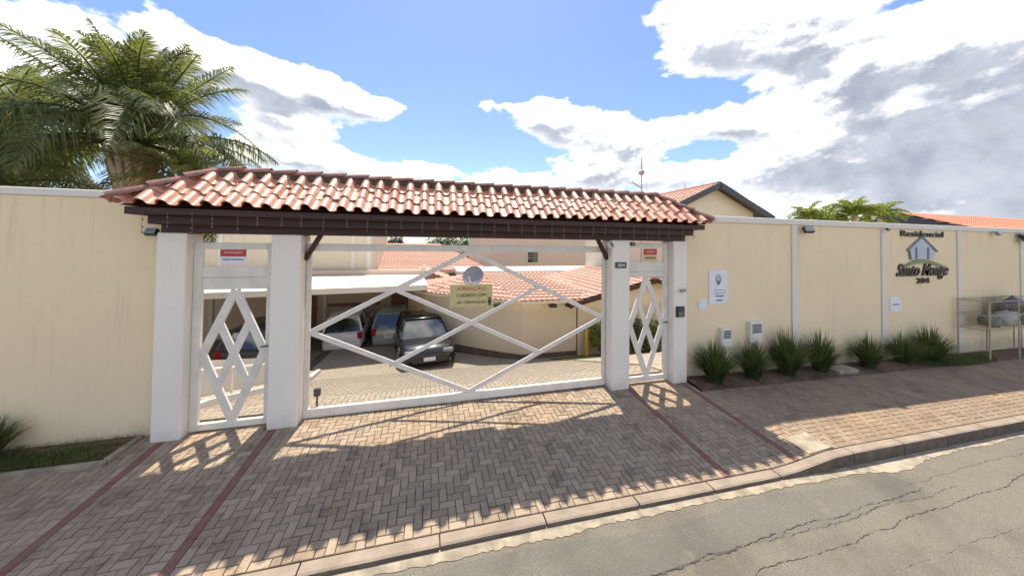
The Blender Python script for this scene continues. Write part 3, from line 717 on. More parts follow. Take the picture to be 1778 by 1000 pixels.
flood('floodlight', (8.27, .165, 2.94), 'dark floodlight on the cream wall beside the white pilaster closest to the portico', 'floodlight', s=1.1, yaw=-.35)
flood('floodlight', (16.86, .165, 2.93), 'tilted brown floodlight above the rubbish rack', 'floodlight', s=1.7, yaw=.6)
flood('floodlight', (15.6, .165, 3.0), 'small grey-green floodlight under the coping past the lettering', 'floodlight', M['grey'], .9)
flood('security_camera', (10.95, .135, 2.98), 'tiny dark camera at the top of the pilaster beside the lettering', 'camera', M['black'], .5)
flood('eave_light', (-3.50, .10, 2.62), 'black spotlight under the eave at the wall end of the portico', 'spotlight', M['black'], .7)
flood('eave_light', (3.13, .0, 2.52), 'pale spotlight under the beam at the gate side of the number-plate post', 'spotlight', M['gate'], .7, .5)
flood('eave_light', (3.66, .05, 2.54), 'black spotlight under the beam at the lattice door side of the number-plate post', 'spotlight', M['black'], .5)
t = empty('sensor_post', (-1.62, .34, z_wall(-1.6)), 'short dark sensor post standing behind the sliding gate end', 'post')
bm = bmesh.new(); tube(bm, [(0, 0, 0), (0, 0, .30)], .014, 8); from_bm('stem', bm, M['dgrey'], t); box('head', -.045, .045, -.03, .03, .25, .37, M['dgrey'], t, .01)

# ------------------------------------------------------------------ things on the right-hand wall
YW = .2
t = empty('wall_sign', (5.84, YW-.004, 1.29), 'white framed notice with a grey bulb-like emblem on the cream wall', 'sign')
box('panel', -.235, .235, -.012, .002, 0, .69, M['signw'], t, .003)
bm = bmesh.new(); disc(bm, 0, .53, .085, -.0135, 16); from_bm('emblem_ring', bm, M['emblem'], t)
bm = bmesh.new(); bm.faces.new([bm.verts.new((x, -.0145, z)) for x, z in ((-.085, .53), (-.035, .40), (.035, .40), (.085, .53), (.03, .48), (-.03, .48))]); from_bm('emblem', bm, M['inkg'], t)
for z, w in ((.27, .30), (.21, .34), (.15, .22), (.06, .16)): box('print_line', -w/2+.03, w/2+.03, -.0140, -.0122, z, z+.028, M['inkg'] if z < .2 else M['emblem'], t, 0)
t = empty('wall_plate', (5.44, YW-.003, 1.18), 'small pale blank plate below the framed notice', 'plate'); box('plate', -.09, .09, -.008, .002, 0, .2, M['signw'], t, .003)
def meter(x, z0, z1, w, label):
    t = empty('meter_box', (x, YW, z0), label, 'meter box')
    box('cabinet', -w/2, w/2, -.10, .0, 0, z1-z0, M['coping'], t, .008); box('window', -w/2+.04, w/2-.04, -.104, -.1002, (z1-z0)*.45, (z1-z0)-.05, M['grey'], t, 0)
    for k in range(3): box('print_line', -w/2+.06, w/2-.06, -.1065, -.1042, (z1-z0)*.5+.06*k, (z1-z0)*.5+.025+.06*k, M['inkg'], t, 0)
    box('pipe_cover', -.03, .03, -.08, -.0, z_wall(x)-.05-z0, -.001, M['coping'], t, .003)
meter(5.98, .42, .80, .27, 'low white meter box behind the strappy clump next to the portico')
meter(6.77, .45, .90, .33, 'taller white meter box behind the second strappy clump')
t = empty('wall_plate', (11.42, YW-.003, .90), 'small white nameplate on the wall under the residential lettering', 'plate'); box('plate', -.21, .21, -.009, .002, 0, .36, M['signw'], t, .004); box('print_line', -.13, .13, -.0110, -.0092, .16, .19, M['inkg'], t, 0)
# residential lettering with house emblem
t = empty('residential_sign', (12.49, YW, 1.6), 'dark raised lettering with grey house emblem on the cream wall', 'sign')
text_mesh('lettering', 'Residencial', .3, M['ink'], t, (.0, -.02, 1.275), width=1.72, height=.15, depth=.03, bold=.002)
text_mesh('script_lettering', 'Santo Monge', .4, M['ink'], t, (.0, -.02, .29), width=2.1, height=.42, depth=.03, shear=.45, bold=.004)
text_mesh('digits', '204', .3, M['ink'], t, (.0, -.02, .06), width=.50, height=.14, depth=.03, bold=.004)
def plate_poly(name, pts, mat, y0, y1, par):
    bm = bmesh.new(); a = [bm.verts.new((x, y0, z)) for x, z in pts]; b = [bm.verts.new((x, y1, z)) for x, z in pts]; n = len(pts)
    bm.faces.new(a[::-1]); bm.faces.new(b)
    for k in range(n): bm.faces.new((a[k], a[(k+1) % n], b[(k+1) % n], b[k]))
    bmesh.ops.recalc_face_normals(bm, faces=bm.faces); return from_bm(name, bm, mat, par)
plate_poly('emblem_house', [(-.50, .60), (-.50, .92), (-.02, 1.18), (.40, .90), (.40, .62)], M['emblem'], -.018, -.002, t)
plate_poly('emblem_wing', [(.402, .62), (.402, .88), (.52, .86), (.50, .62)], M['emblem'], -.014, -.002, t)
for a, b in (((-.62, .84), (-.02, 1.20)), ((-.02, 1.20), (.60, .82)), ((-.54, .86), (-.48, .60)), ((-.26, .62), (-.26, .92)), ((.22, .62), (.22, .92))):
    bm = bmesh.new(); bar(bm, a, b, .05, -.030, -.0185); from_bm('emblem_line', bm, M['inkg'], t)
plate_poly('emblem_hill', [(-.82, .40)] + [(-.82+1.78*k/14, .40+.21*math.sin(math.pi*(k/14)**.85)) for k in range(1, 14)] + [(.96, .44)] + [(-.82+1.78*k/14, .36+.155*math.sin(math.pi*(k/14)**.85)) for k in range(13, 0, -1)], M['hill'], -.036, -.004, t)

# rubbish rack: raised wire basket
t = empty('rubbish_rack', (15.1, -.16, z_side(15.1, -.16)), 'raised wire rubbish rack standing against the wall past the lettering', 'rubbish rack'); B = t.location
x0, x1, y0, y1, z0, z1 = -1.32, 1.32, -.22, .28, .42-B.z, 1.16-B.z
for x in (x0, 0, x1):
    for y in (y0, y1):
        bm = bmesh.new(); tube(bm, [(x, y, -.1), (x, y, z1)], .016, 6); from_bm('leg', bm, M['galv'], t)
for z in (z0, (z0+z1)/2, z1):
    bm = bmesh.new(); tube(bm, [(x0, y0, z), (x1, y0, z), (x1, y1, z), (x0, y1, z), (x0, y0, z)], .011, 5, False); from_bm('rim', bm, M['galv'], t)
bm = bmesh.new(); k = x0+.08
while k < x1: tube(bm, [(k, y1, z1), (k, y1, z0), (k, y0, z0), (k, y0, z1)], .0035, 3, False); k += .08
k = z0+.07
while k < z1: tube(bm, [(x0, y0, k), (x1, y0, k), (x1, y1, k), (x0, y1, k), (x0, y0, k)], .003, 3, False); k += .07
tag(from_bm('wire_mesh', bm, M['galv'], t), kind='stuff')
def bag(loc, s, mat, label, seed):
    rr = random.Random(seed); bm = bmesh.new(); bmesh.ops.create_icosphere(bm, subdivisions=3, radius=1)
    ph = [(Vector((rr.uniform(-1, 1), rr.uniform(-1, 1), rr.uniform(-1, 1))).normalized(), rr.uniform(2, 6), rr.uniform(0, 6)) for _ in range(9)]
    for v in bm.verts:
        d = v.co.normalized(); q = 1+sum(.05*math.sin(f*d.dot(a)*2+p) for a, f, p in ph); z = d.z*q
        v.co = Vector((d.x*q*s[0], d.y*q*s[1], (max(z, -.72)+.72)*s[2]*.58))
        if d.z > .86: v.co.z += s[2]*(d.z-.86)*2.2; v.co.x *= .75; v.co.y *= .75
    o = from_bm('rubbish_bag', bm, mat, None, True); o.location = loc; tag(o, label, 'rubbish bag'); return o
zz = .42+.012
bag((14.55, -.12, zz), (.20, .18, .34), M['bagg'], 'small rounded green-grey bag in the rack end towards the lettering', 1)
bag((15.3, -.12, zz), (.36, .2, .40), M['bagw'], 'pale rubbish bag in the middle of the wire rack', 2)
bag((16.0, -.12, zz), (.38, .2, .42), M['bagg'], 'bulky green-grey bag in the rack end away from the lettering', 3)
bag((15.7, -.10, zz+.34), (.66, .18, .36), M['bagd'], 'long black bag lying on top of the other bags in the rack', 4)
box_o = box('concrete_slab', 8.55, 9.15, -.30, .02, z_wall(8.8)-.05, z_wall(8.8)+.07, M['concrete'], None, .015); tag(box_o, 'pale concrete slab lying in the soil between strappy clumps', 'slab')
cs2 = box('access_cover', 4.98, 5.42, -1.98, -1.66, -.02, .0, M['concrete'], None, .004)
for v in cs2.data.vertices: v.co.z += z_side(v.co.x, v.co.y)+.014
tag(cs2, 'pale square concrete access cover set in the pavement by the kerb ramp', 'cover')

# ------------------------------------------------------------------ plants on the street side
def clump(x, y, h, r, n, label, seed, droop=1.0):
    h *= 1.14; r *= 1.08; n = int(n*1.15)
    rr = random.Random(seed); bm = bmesh.new()
    for k in range(int(n*1.7)):
        a = rr.uniform(0, 2*math.pi); b0 = rr.uniform(0, .10)*r/.35; lean = (rr.random()**.7)*r*1.3; hh = h*rr.uniform(.55, 1.08)*(1-.25*lean/r)
        base = Vector((b0*math.cos(a), b0*math.sin(a), -.02)); dr = Vector((math.cos(a), math.sin(a), 0))
        pts = []
        for i in range(5):
            s = i/4; pts.append(base+dr*(lean*s**1.7)+Vector((0, 0, hh*(s-.16*droop*s**3*(lean/r)))))
        strip(bm, pts, rr.uniform(.018, .034), up=Vector((math.cos(a+1.57+rr.uniform(-.7, .7)), math.sin(a+1.57), .2)).cross(Vector((0, 0, 1))) if False else Vector((math.cos(a), math.sin(a), rr.uniform(-.3, .3))))
    h_ = None; t = empty('strappy_plant', (x, y, z_side(x, min(y, 0))+.01), label, 'plant', 'strappy plants in the bed along the lettered wall')
    from_bm('leaves', bm, M['blade'], t); return t
for (x, y, h, r, n, lb) in ((5.42, -.13, .86, .36, 330, 'dense dark strappy clump next to the portico post, before the low meter box'), (6.38, -.12, .84, .33, 260, 'tall strappy clump before the taller meter box'),
                            (7.36, -.08, .98, .42, 320, 'broad strappy clump in front of the white pilaster closest to the portico'), (8.30, -.10, .93, .38, 280, 'upright strappy clump standing beside the pale concrete slab'),
                            (9.82, -.10, .80, .38, 240, 'lone round strappy clump between the concrete slab and the nameplate'), (11.05, -.10, .80, .42, 260, 'strappy clump right in front of the small white nameplate'), (12.08, -.08, .92, .50, 300, 'large strappy clump under the residential lettering')):
    clump(x, y, h, r, n, lb, int(x*10))
clump(-4.93, -.02, .60, .25, 160, 'dark strappy plant growing in the grass bed against the cream wall', 5)
def grass_patch(name, regions, n, h, parent_label=None):
    bm = bmesh.new()
    for (x0, x1, y0, y1, cnt) in regions:
        for _ in range(cnt):
            x = R.uniform(x0, x1); y = R.uniform(y0, y1)
            if name == 'grass_mound' and ((x-12.9)/1.5)**2+((y+.2)/.26)**2 > 1: continue
            z = z_side(x, min(y, 0))+.015 if y < .46 else z_court(y); hh = h*R.uniform(.5, 1.2); a = R.uniform(0, 6.28)
            p = Vector((x, y, z)); strip(bm, [p, p+Vector((math.cos(a)*.2*hh, math.sin(a)*.2*hh, hh*.6)), p+Vector((math.cos(a)*.6*hh, math.sin(a)*.6*hh, hh))], .009, Vector((math.cos(a), math.sin(a), 0)))
    o = from_bm(name, bm, M['grass']); return o
tag(grass_patch('grass_strip', [(-8, -3.66, -.29, .03, 9000), (-8, -3.66, .03, .19, 500)], 0, .055), 'short green grass growing along the foot of the plain cream wall', 'grass', kind='stuff')
tag(grass_patch('grass_mound', [(11.4, 14.4, -.46, .06, 6000)], 0, .09), 'low green grass under the lettering at the foot of the wall', 'grass', kind='stuff')
tag(grass_patch('lawn', [(4.5, 7.4, 4.9, 6.35, 5000)], 0, .06), 'small bright lawn in front of the cream house', 'grass', kind='stuff')

# ------------------------------------------------------------------ palms
def frond_mesh(L, droop, leafL, n, mat, seed, vee=.5, hang=.35, w=.035):
    rr = random.Random(seed); bm = bmesh.new(); pts = []
    for i in range(15):
        s = i/14; pts.append(Vector((L*(s-.22*droop*s**2.6), .03*L*math.sin(s*2.5+seed), L*(.55*s-.85*droop*s**2.1))))
    tube(bm, pts, [.022*(1-.8*i/14)+.004 for i in range(15)], 4)
    for k in range(n):
        s = .16+.84*k/(n-1); i = min(13, int(s*14)); f = s*14-i; p = pts[i].lerp(pts[i+1], f); d = (pts[i+1]-pts[i]).normalized()
        sd_ = d.cross(Vector((0, 0, 1))).normalized(); upv = sd_.cross(d)
        ll = leafL*(math.sin(math.pi*min(1, .18+.80*s))**.7)*rr.uniform(.8, 1.1)
        for sg in (-1, 1):
            dr = (sd_*sg*rr.uniform(.75, 1.)+d*rr.uniform(.35, .75)+upv*vee*rr.uniform(.2, 1.)).normalized()
            q = [p, p+dr*ll*.5+Vector((0, 0, -hang*ll*.15)), p+dr*ll*.85+Vector((0, 0, -hang*ll*rr.uniform(.5, 1.1)))]
            strip(bm, q, w*rr.uniform(.8, 1.2), up=upv)
    me = bpy.data.meshes.new('frond'); bm.to_mesh(me); bm.free(); me.materials.append(mat); return me
def palm(name, loc, zc, label, fm, count, trunk_r, seed, elev=(-.25, 1.15), scale=1.0, group=None, dry=None, flare=1.6, cat='palm tree', extra=()):
    rr = random.Random(seed); t = empty(name, loc, label, cat, group); H = zc-loc[2]
    bm = bmesh.new(); zs_ = [0, H*.3, H*.6, H*.8, H*.9, H*.97, H+.12]; rs = [trunk_r*1.2, trunk_r, trunk_r*.95, trunk_r*.95, trunk_r*flare*.8, trunk_r*flare, trunk_r*.7]
    P = []; RR = []
    for a, b, ra, rb in zip(zs_, zs_[1:], rs, rs[1:]):
        m_ = max(2, int((b-a)/.09))
        for q in range(m_): k = q/m_; P.append((0.03*math.sin(a+q*.2), 0, a+(b-a)*k)); RR.append((ra+(rb-ra)*k)*(1+.05*(q % 2)))
    P.append((0, 0, zs_[-1])); RR.append(rs[-1]); tube(bm, P, RR, 14); from_bm('trunk', bm, M['trunk'], t, True)
    if trunk_r > .1:   # old leaf bases spreading below the crown
        for k in range(16):
            a = k*2.4; bm = bmesh.new(); z = H*.80+.028*k*H*.2
            tube(bm, [(trunk_r*.8*math.cos(a), trunk_r*.8*math.sin(a), z-.25), (trunk_r*1.5*math.cos(a), trunk_r*1.5*math.sin(a), z+.15), (trunk_r*2.5*math.cos(a), trunk_r*2.5*math.sin(a), z+.62)], [.09, .07, .035], 6); from_bm('leaf_base', bm, M['trunk'], t, True)
    for k in range(count):
        a = k*2.39996+rr.uniform(-.2, .2); e = elev[0]+(elev[1]-elev[0])*((k+.5)/count)**.8+rr.uniform(-.12, .12)
        mf = rr.choice(fU) if (fm is fA and e > .75) else rr.choice(fm)
        if trunk_r in (.15,) and e < .45 and abs((a-math.atan2(CAMY-loc[1], -loc[0])+math.pi) % (2*math.pi)-math.pi) < .75: e += .75   # fronds on the street side were cut back, showing the trunk
        o = bpy.data.objects.new('frond', mf); link(o, t); s = scale*rr.uniform(.85, 1.12)*(1 if e < .9 else .9)
        o.location = (0.05*math.cos(a), .05*math.sin(a), H+rr.uniform(-.05, .12)); o.rotation_euler = Euler((rr.uniform(-.25, .25), -e+.35, a), 'XYZ'); o.scale = (s, s, s)
    for (a, e, s, mm) in extra:
        o = bpy.data.objects.new('frond', mm); link(o, t); o.location = (0, 0, H); o.rotation_euler = Euler((0, -e+.35, a), 'XYZ'); o.scale = (s, s, s)
    return t
fA = [frond_mesh(2.5, dr, .60, 84, M['palm'], s, .6, .95, .026) for dr, s in ((.75, 1), (.95, 2), (.6, 3), (1.1, 4), (1.25, 5), (.85, 6))]
fU = [frond_mesh(2.4, dr, .56, 80, M['palm'], s, .6, .9, .026) for dr, s in ((.30, 31), (.48, 32), (.62, 33))]
fD = [frond_mesh(1.9, 1.4, .5, 26, M['dry'], 9, .1, .9, .035)]
fB = [frond_mesh(2.3, dr, .55, 34, M['palm2'], s, .7, .3, .045) for dr, s in ((.5, 5), (.8, 6), (.65, 7))]
fY = [frond_mesh(1.2, dr, .44, 30, M['palmy'], s, .6, .6, .06) for dr, s in ((.8, 8), (1.0, 9), (.6, 10))]
palm('palm_tree', (-6.0, 3.2, z_court(3.2)-.1), 4.45, 'large feathery palm with a pale swollen trunk behind the plain cream wall', fA, 66, .15, 3, (-.70, 1.75), 1.08, flare=1.9, extra=((.05, .85, 1.05, fA[3]), (.3, .35, 1.0, fA[1]), (-.2, -.25, .9, fD[0]), (-.55, -.35, .85, fD[0]), (.4, -.5, .8, fD[0])))
palm('palm_tree', (-9.9, 4.9, z_court(4.9)-.1), 4.6, 'bushy palm leaning over the wall end with loose grey-green fronds', fA, 46, .17, 11, (-.8, 1.3), 1.15)
palm('palm_tree', (-9.2, 8.0, z_court(8)-.1), 6.3, 'taller slender palm rising behind the other garden palms', fA, 26, .14, 17, (-.5, 1.6), 1.05)
palm('areca_palm', (-7.6, 2.2, z_court(2.2)-.1), 2.95, 'dense low areca clump just behind the cream wall, under the big palm', fB, 44, .06, 21, (-.1, 1.5), .85, group=None, cat='palm')
palm('areca_palm', (-4.6, 2.6, z_court(2.6)-.1), 3.45, 'yellowish areca clump beside the portico hip, below the big palm', fB, 34, .06, 23, (-.1, 1.5), .62, cat='palm')
for px, py, Y, sc, cnt, lb in ((1402, 376, 5, .80, 18, 'small yellow-green palm top showing over the wall beyond the gable house'), (1436, 378, 5.6, .8, 15, 'dull green little palm top between two brighter ones above the wall'), (1484, 370, 5, 1.0, 22, 'full dark-green palm top over the wall between the gable house and orange roof'), (1528, 374, 5.4, .95, 20, 'bright yellow-green palm top next to the orange roof gable')):
    p = atY(px, py, Y); palm('garden_palm', (p.x, p.y, z_court(Y)), p.z-.12, lb, fY, cnt, .07, px, (-.2, 1.3), sc, 'palm tops showing over the lettered wall')

# ------------------------------------------------------------------ tiled roof planes
def tiled_plane(name, poly, down, mat, parent, B, tw=.22, th=.34, amp=.035):
    """poly: convex 3D polygon; corrugated tile courses running down the slope, clipped to the polygon"""
    poly = [Vector(p) for p in poly]; n = (poly[1]-poly[0]).cross(poly[2]-poly[0]).normalized()
    if n.z < 0: n = -n
    dn = (Vector(down)-n*Vector(down).dot(n)).normalized(); ac = n.cross(dn)
    o = poly[0]; us = [(p-o).dot(ac) for p in poly]; vs_ = [(p-o).dot(dn) for p in poly]
    u0, u1, v0, v1 = min(us), max(us), min(vs_), max(vs_); bm = bmesh.new(); nu = int((u1-u0)/tw*4)+2; nv = int((v1-v0)/th)+1
    for r in range(nv):
        rows = []
        for vv, lift in ((v0+r*th, 0), (v0+(r+1)*th, .03)):
            rows.append([bm.verts.new(o+ac*(u0+tw*k/4)+dn*vv+n*(amp*(math.sin(k*math.pi/2)*.6+.6)+lift)) for k in range(nu)])
        for k in range(nu-1): bm.faces.new((rows[0][k], rows[0][k+1], rows[1][k+1], rows[1][k]))
    c = sum(poly, Vector())/len(poly)
    for i in range(len(poly)):
        a, b = poly[i], poly[(i+1) % len(poly)]; pn = (b-a).cross(n).normalized()
        if (c-a).dot(pn) > 0: pn = -pn
        bmesh.ops.bisect_plane(bm, geom=bm.verts[:]+bm.edges[:]+bm.faces[:], plane_co=a, plane_no=pn, clear_outer=True)
    for v in bm.verts: v.co -= B
    bmesh.ops.recalc_face_normals(bm, faces=bm.faces)
    return tag(from_bm(name, bm, mat, parent, True), kind='stuff')
def poly_wall(name, pts, z0, z1, mat, parent, B):
    """closed prism on a plan polygon"""
    bm = bmesh.new(); a = [bm.verts.new(Vector((x, y, z0))-B) for x, y in pts]; b = [bm.verts.new(Vector((x, y, z1))-B) for x, y in pts]; n = len(pts)
    for k in range(n): bm.faces.new((a[k], a[(k+1) % n], b[(k+1) % n], b[k]))
    bm.faces.new(b); bm.faces.new(a[::-1]); bmesh.ops.recalc_face_normals(bm, faces=bm.faces); return from_bm(name, bm, mat, parent)
def gable_house(loc, hw, depth, z0, ze, za, label, wall, roofm, over=.6, left_eave=None, fasc=M['dgrey'], fh=.16, windows=()):
    """gable end towards -Y, ridge along +Y. loc=(xc, y front)"""
    xc, yf = loc; t = empty('house', (xc, yf, z0), label, 'house'); B = t.location; s = (za-ze)/hw
    bm = bmesh.new(); prof = [(-hw, z0), (hw, z0), (hw, ze), (0, za-.02), (-hw, ze)]
    a = [bm.verts.new((x, 0, z-z0)) for x, z in prof]; b = [bm.verts.new((x, depth, z-z0)) for x, z in prof]
    bm.faces.new(a); bm.faces.new(b[::-1])
    for k in range(5): bm.faces.new((a[k], b[k], b[(k+1) % 5], a[(k+1) % 5]))
    bmesh.ops.recalc_face_normals(bm, faces=bm.faces); from_bm('wall', bm, wall, t)
    W = hw+over; zl = za-s*W; yo = yf-.45
    for sg in (-1, 1):
        bm = bmesh.new(); th = .10
        v = [Vector((xc, yo, za)), Vector((xc+sg*W, yo, zl)), Vector((xc+sg*W, yf+depth, zl)), Vector((xc, yf+depth, za))]
        vv = [bm.verts.new(p-B) for p in v]+[bm.verts.new(p-B-Vector((0, 0, -th+.0))) for p in v]
        for f in ((0, 1, 2, 3), (7, 6, 5, 4), (0, 4, 5, 1), (1, 5, 6, 2), (2, 6, 7, 3), (3, 7, 4, 0)): bm.faces.new([vv[i] for i in f])
        bmesh.ops.recalc_face_normals(bm, faces=bm.faces); from_bm('roof_deck', bm, fasc, t)
        tiled_plane('roof_tiles', [p+Vector((0, 0, th+.02)) for p in v], (sg, 0, -s), roofm, t, B)
        bm = bmesh.new(); bar(bm, (0, za-z0+th/2-.02), (sg*(W+.05), zl-z0+th/2-.02), fh+.1, yo-yf-.05, yo-yf-.002); from_bm('barge_board', bm, fasc, t)
        bm = bmesh.new(); bbox(bm, sg*W-.03 if sg > 0 else -W-.03, sg*W+.03 if sg > 0 else -W+.03, yo-yf, depth, zl-z0-.08, zl-z0+th-.01); from_bm('eave_board', bm, fasc, t)
    for (x0, x1, w0, w1) in windows:
        f = box('window', x0, x1, -.03, .05, w0-z0, w1-z0, M['coping'], t, 0); box('pane', x0+.06, x1-.06, -.036, -.031, w0+.06-z0, w1-.06-z0, M['glass'], f, 0)
    # ridge caps
    bm = bmesh.new(); tube(bm, [(0, yo-yf+.32*k, za-z0+.14+.015*(k % 2)) for k in range(int((depth+.4)/.32))], .10, 8); from_bm('ridge', bm, roofm, t, True)
    return t
# gable house behind the lettered wall
gable_house((14.55, 8.45), 2.75, 9, -2.05, 4.35, 5.62, 'cream gable house with dark barge boards rising behind the lettered wall', M['wall2'], M['tile_far'], .85, fh=.20, windows=((-1.6, -.5, 1.0, 2.2), (.6, 1.7, 1.0, 2.2)))
t = empty('aerial', (16.1, 12.0, 4.9), 'thin lone aerial rod behind the gable house ridge', 'aerial'); bm = bmesh.new(); tube(bm, [(0, 0, -.6), (0, 0, 1.6)], .025, 5); from_bm('rod', bm, M['grey'], t); box('clamp', -.05, .05, -.05, .05, .2, .35, M['grey'], t, .01)
t = empty('aerial', (9.08, 7.0, 4.0), 'tall aerial mast with a round fitting above the portico roof end', 'aerial'); bm = bmesh.new(); tube(bm, [(0, 0, -6.0), (0, 0, 2.35)], [.035, .022], 6); from_bm('mast', bm, M['grey'], t)
bm = bmesh.new(); bmesh.ops.create_uvsphere(bm, u_segments=14, v_segments=10, radius=.13); o = from_bm('ball', bm, M['galv'], t, True); o.location = (0, 0, 1.70); o.scale = (1, 1, .9)
bm = bmesh.new(); tube(bm, [(-.5, 0, 1.25), (0, 0, 1.0)], .02, 5)
for q in range(5): tube(bm, [(-.5+.1*q, -.25, 1.25-.05*q), (-.5+.1*q, .25, 1.25-.05*q)], .010, 4)
from_bm('antenna_boom', bm, M['grey'], t)
# orange roofed house far right
a = atY(1556, 369, 9); b = Vector((a.x+22, 9, a.z))
t = empty('house', (a.x+8, 9, -2.2), 'low house with bright orange tiled roof behind the end of the lettered wall', 'house'); B = t.location
yr, ye, yb = 9, 5.4, 12.6; zr = a.z; ze = zr-1.35
poly_wall('wall', [(a.x+.3, 5.9), (b.x, 5.9), (b.x, 12), (a.x+.3, 12)], -2.2, ze+.12, M['wall2'], t, B)
tiled_plane('roof_tiles', [(a.x, yr, zr), (b.x, yr, zr), (b.x, ye, ze), (a.x, ye, ze)], (0, -1, -.4), M['tile_far2'], t, B)
tiled_plane('roof_tiles', [(a.x, yr, zr), (b.x, yr, zr), (b.x, yb, ze), (a.x, yb, ze)], (0, 1, -.4), M['tile_far2'], t, B)
bm = bmesh.new(); v = [Vector((a.x+.02, ye, ze-.12))-B, Vector((a.x+.02, yb, ze-.12))-B, Vector((a.x+.02, yr, zr-.02))-B]; bm.faces.new([bm.verts.new(p) for p in v])
r_ = bmesh.ops.extrude_face_region(bm, geom=bm.faces[:]); bmesh.ops.translate(bm, vec=(.2, 0, 0), verts=[q for q in r_['geom'] if isinstance(q, bmesh.types.BMVert)]); bmesh.ops.recalc_face_normals(bm, faces=bm.faces); from_bm('gable_end', bm, M['dgrey'], t)

# ------------------------------------------------------------------ inside the compound
# cream house with cut corner
ZG = -2.3
hA = empty('house', (3.5, 9, ZG), 'single-storey cream house with rounded corner and tiled hip roof seen through the sliding gate', 'house'); B = hA.location
c0 = (3.47, 6.56); pts = [c0, (5.75, 6.56), (5.75, 12.4), (-.15, 12.4), (-.15, 9.9), (.35, 9.2), (1.2, 8.35), (2.2, 7.5), (2.95, 6.92)]
EZ2 = .33
poly_wall('wall', pts, ZG-.3, EZ2, M['wall2'], hA, B)
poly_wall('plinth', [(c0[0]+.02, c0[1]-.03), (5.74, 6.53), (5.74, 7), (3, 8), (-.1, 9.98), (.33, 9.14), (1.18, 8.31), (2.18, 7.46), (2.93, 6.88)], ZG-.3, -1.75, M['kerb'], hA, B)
eA = [Vector(p) for p in ((-.6, 9.75, EZ2), (.1, 8.85, EZ2), (3.35, 6.12, EZ2), (6.4, 6.12, EZ2), (6.4, 12.8, EZ2), (-.6, 12.8, EZ2))]
r0 = Vector((2.3, 10.2, 1.02)); r1 = Vector((5.6, 10.2, 1.02)) ; r1 = Vector((6.4, 10.2, 1.02))
def roofpart(poly, down): tiled_plane('roof_tiles', poly, down, M['tile_far'], hA, B)
roofpart([eA[2], eA[3], r1, r0], (0, -1, -.3)); roofpart([eA[1], eA[2], r0], (-.64, -.77, -.3)); roofpart([eA[0], eA[1], r0], (-.8, -.6, -.3)); roofpart([eA[5], eA[0], r0], (-1, 0, -.3)); roofpart([r0, r1, eA[4], eA[5]], (0, 1, -.3))
bm = bmesh.new(); loop = eA
low = [bm.verts.new(p-B+Vector((0, 0, -.09))) for p in loop]; hi = [bm.verts.new(p-B+Vector((0, 0, .01))) for p in loop]
for k in range(6): bm.faces.new((low[k], low[(k+1) % 6], hi[(k+1) % 6], hi[k]))
bm.faces.new(low[::-1]); from_bm('eave_board', bm, M['wall3'], hA)
for x, y in ((2.55, 6.9), (4.6, 6.42)):
    bm = bmesh.new(); bbox(bm, -.14, .14, -.16, .08, -.05, .08, .02); o = from_bm('wall_lamp', bm, M['black'], hA); o.location = Vector((x, y-.15, .12))-B
# gable annexe to the right
gB = gable_house((9.1, 6.5), 3.3, 6, ZG, .22, .98, 'cream gable annexe joined to the rounded house, behind the lattice door', M['wall2'], M['tile_far'], .5, fasc=M['wood'], fh=.06)
# satellite dish on the rounded house
p = atY(822, 480, 8.9); t = empty('satellite_dish', (p.x, p.y, .75), 'grey satellite dish with white arm on the rounded house roof', 'satellite dish'); B = t.location
bm = bmesh.new(); rings = []
for k in range(6):
    r = .48*k/5; rings.append([bm.verts.new((r*math.cos(2*math.pi*q/20), .28*r*r, r*math.sin(2*math.pi*q/20))) for q in range(20)] if k else [bm.verts.new((0, 0, 0))])
for q in range(20): bm.faces.new((rings[0][0], rings[1][q], rings[1][(q+1) % 20]))
for k in range(1, 5):
    for q in range(20): bm.faces.new((rings[k][q], rings[k+1][q], rings[k+1][(q+1) % 20], rings[k][(q+1) % 20]))
for v in bm.verts: v.co.y = -v.co.y*1.0
o = from_bm('dish', bm, M['grey'], t, True); o.location = (0, 0, p.z-.75); o.rotation_euler = (rad(-28), 0, rad(-25))
bm = bmesh.new(); tube(bm, [(0, .05, -.2), (0, .05, p.z-.75)], .03, 8); from_bm('mast', bm, M['grey'], t)
bm = bmesh.new(); tube(bm, [(-.05, -.05, p.z-.75-.40), (-.28, -.55, p.z-.75+.02)], .028, 6); from_bm('feed_arm', bm, M['coping'], t)
# carport
cp = empty('carport', (-4.6, 10, -2.1), 'white flat-roofed carport sheltering parked cars', 'carport'); B = cp.location
poly_wall('roof_slab', [(-12, 7.55), (-.05, 8.95), (-.35, 13.6), (-12, 13.2)], .44, .66, M['coping'], cp, B)
for x in (-.55, -5.1, -9.9):
    yf = 12.9; box('column', x-.08, x+.08, yf, yf+.16, -2.6, .439, M['coping'], cp, .01, B)
bw = box('back_wall', -12, -.2, 13.7, 13.9, -2.9, .9, M['wall4'], cp, 0, B)
box('store_door', -7.0, -5.7, 13.64, 13.698, -2.4, -.1, M['wdoor'], cp, .01, B); box('store_door', -2.0, -1.1, 13.64, 13.698, -2.4, -.2, M['wdoor'], cp, .01, B)
box('shelf', -5.3, -2.6, 13.25, 13.69, -.9, -.84, M['wdoor'], cp, .004, B)
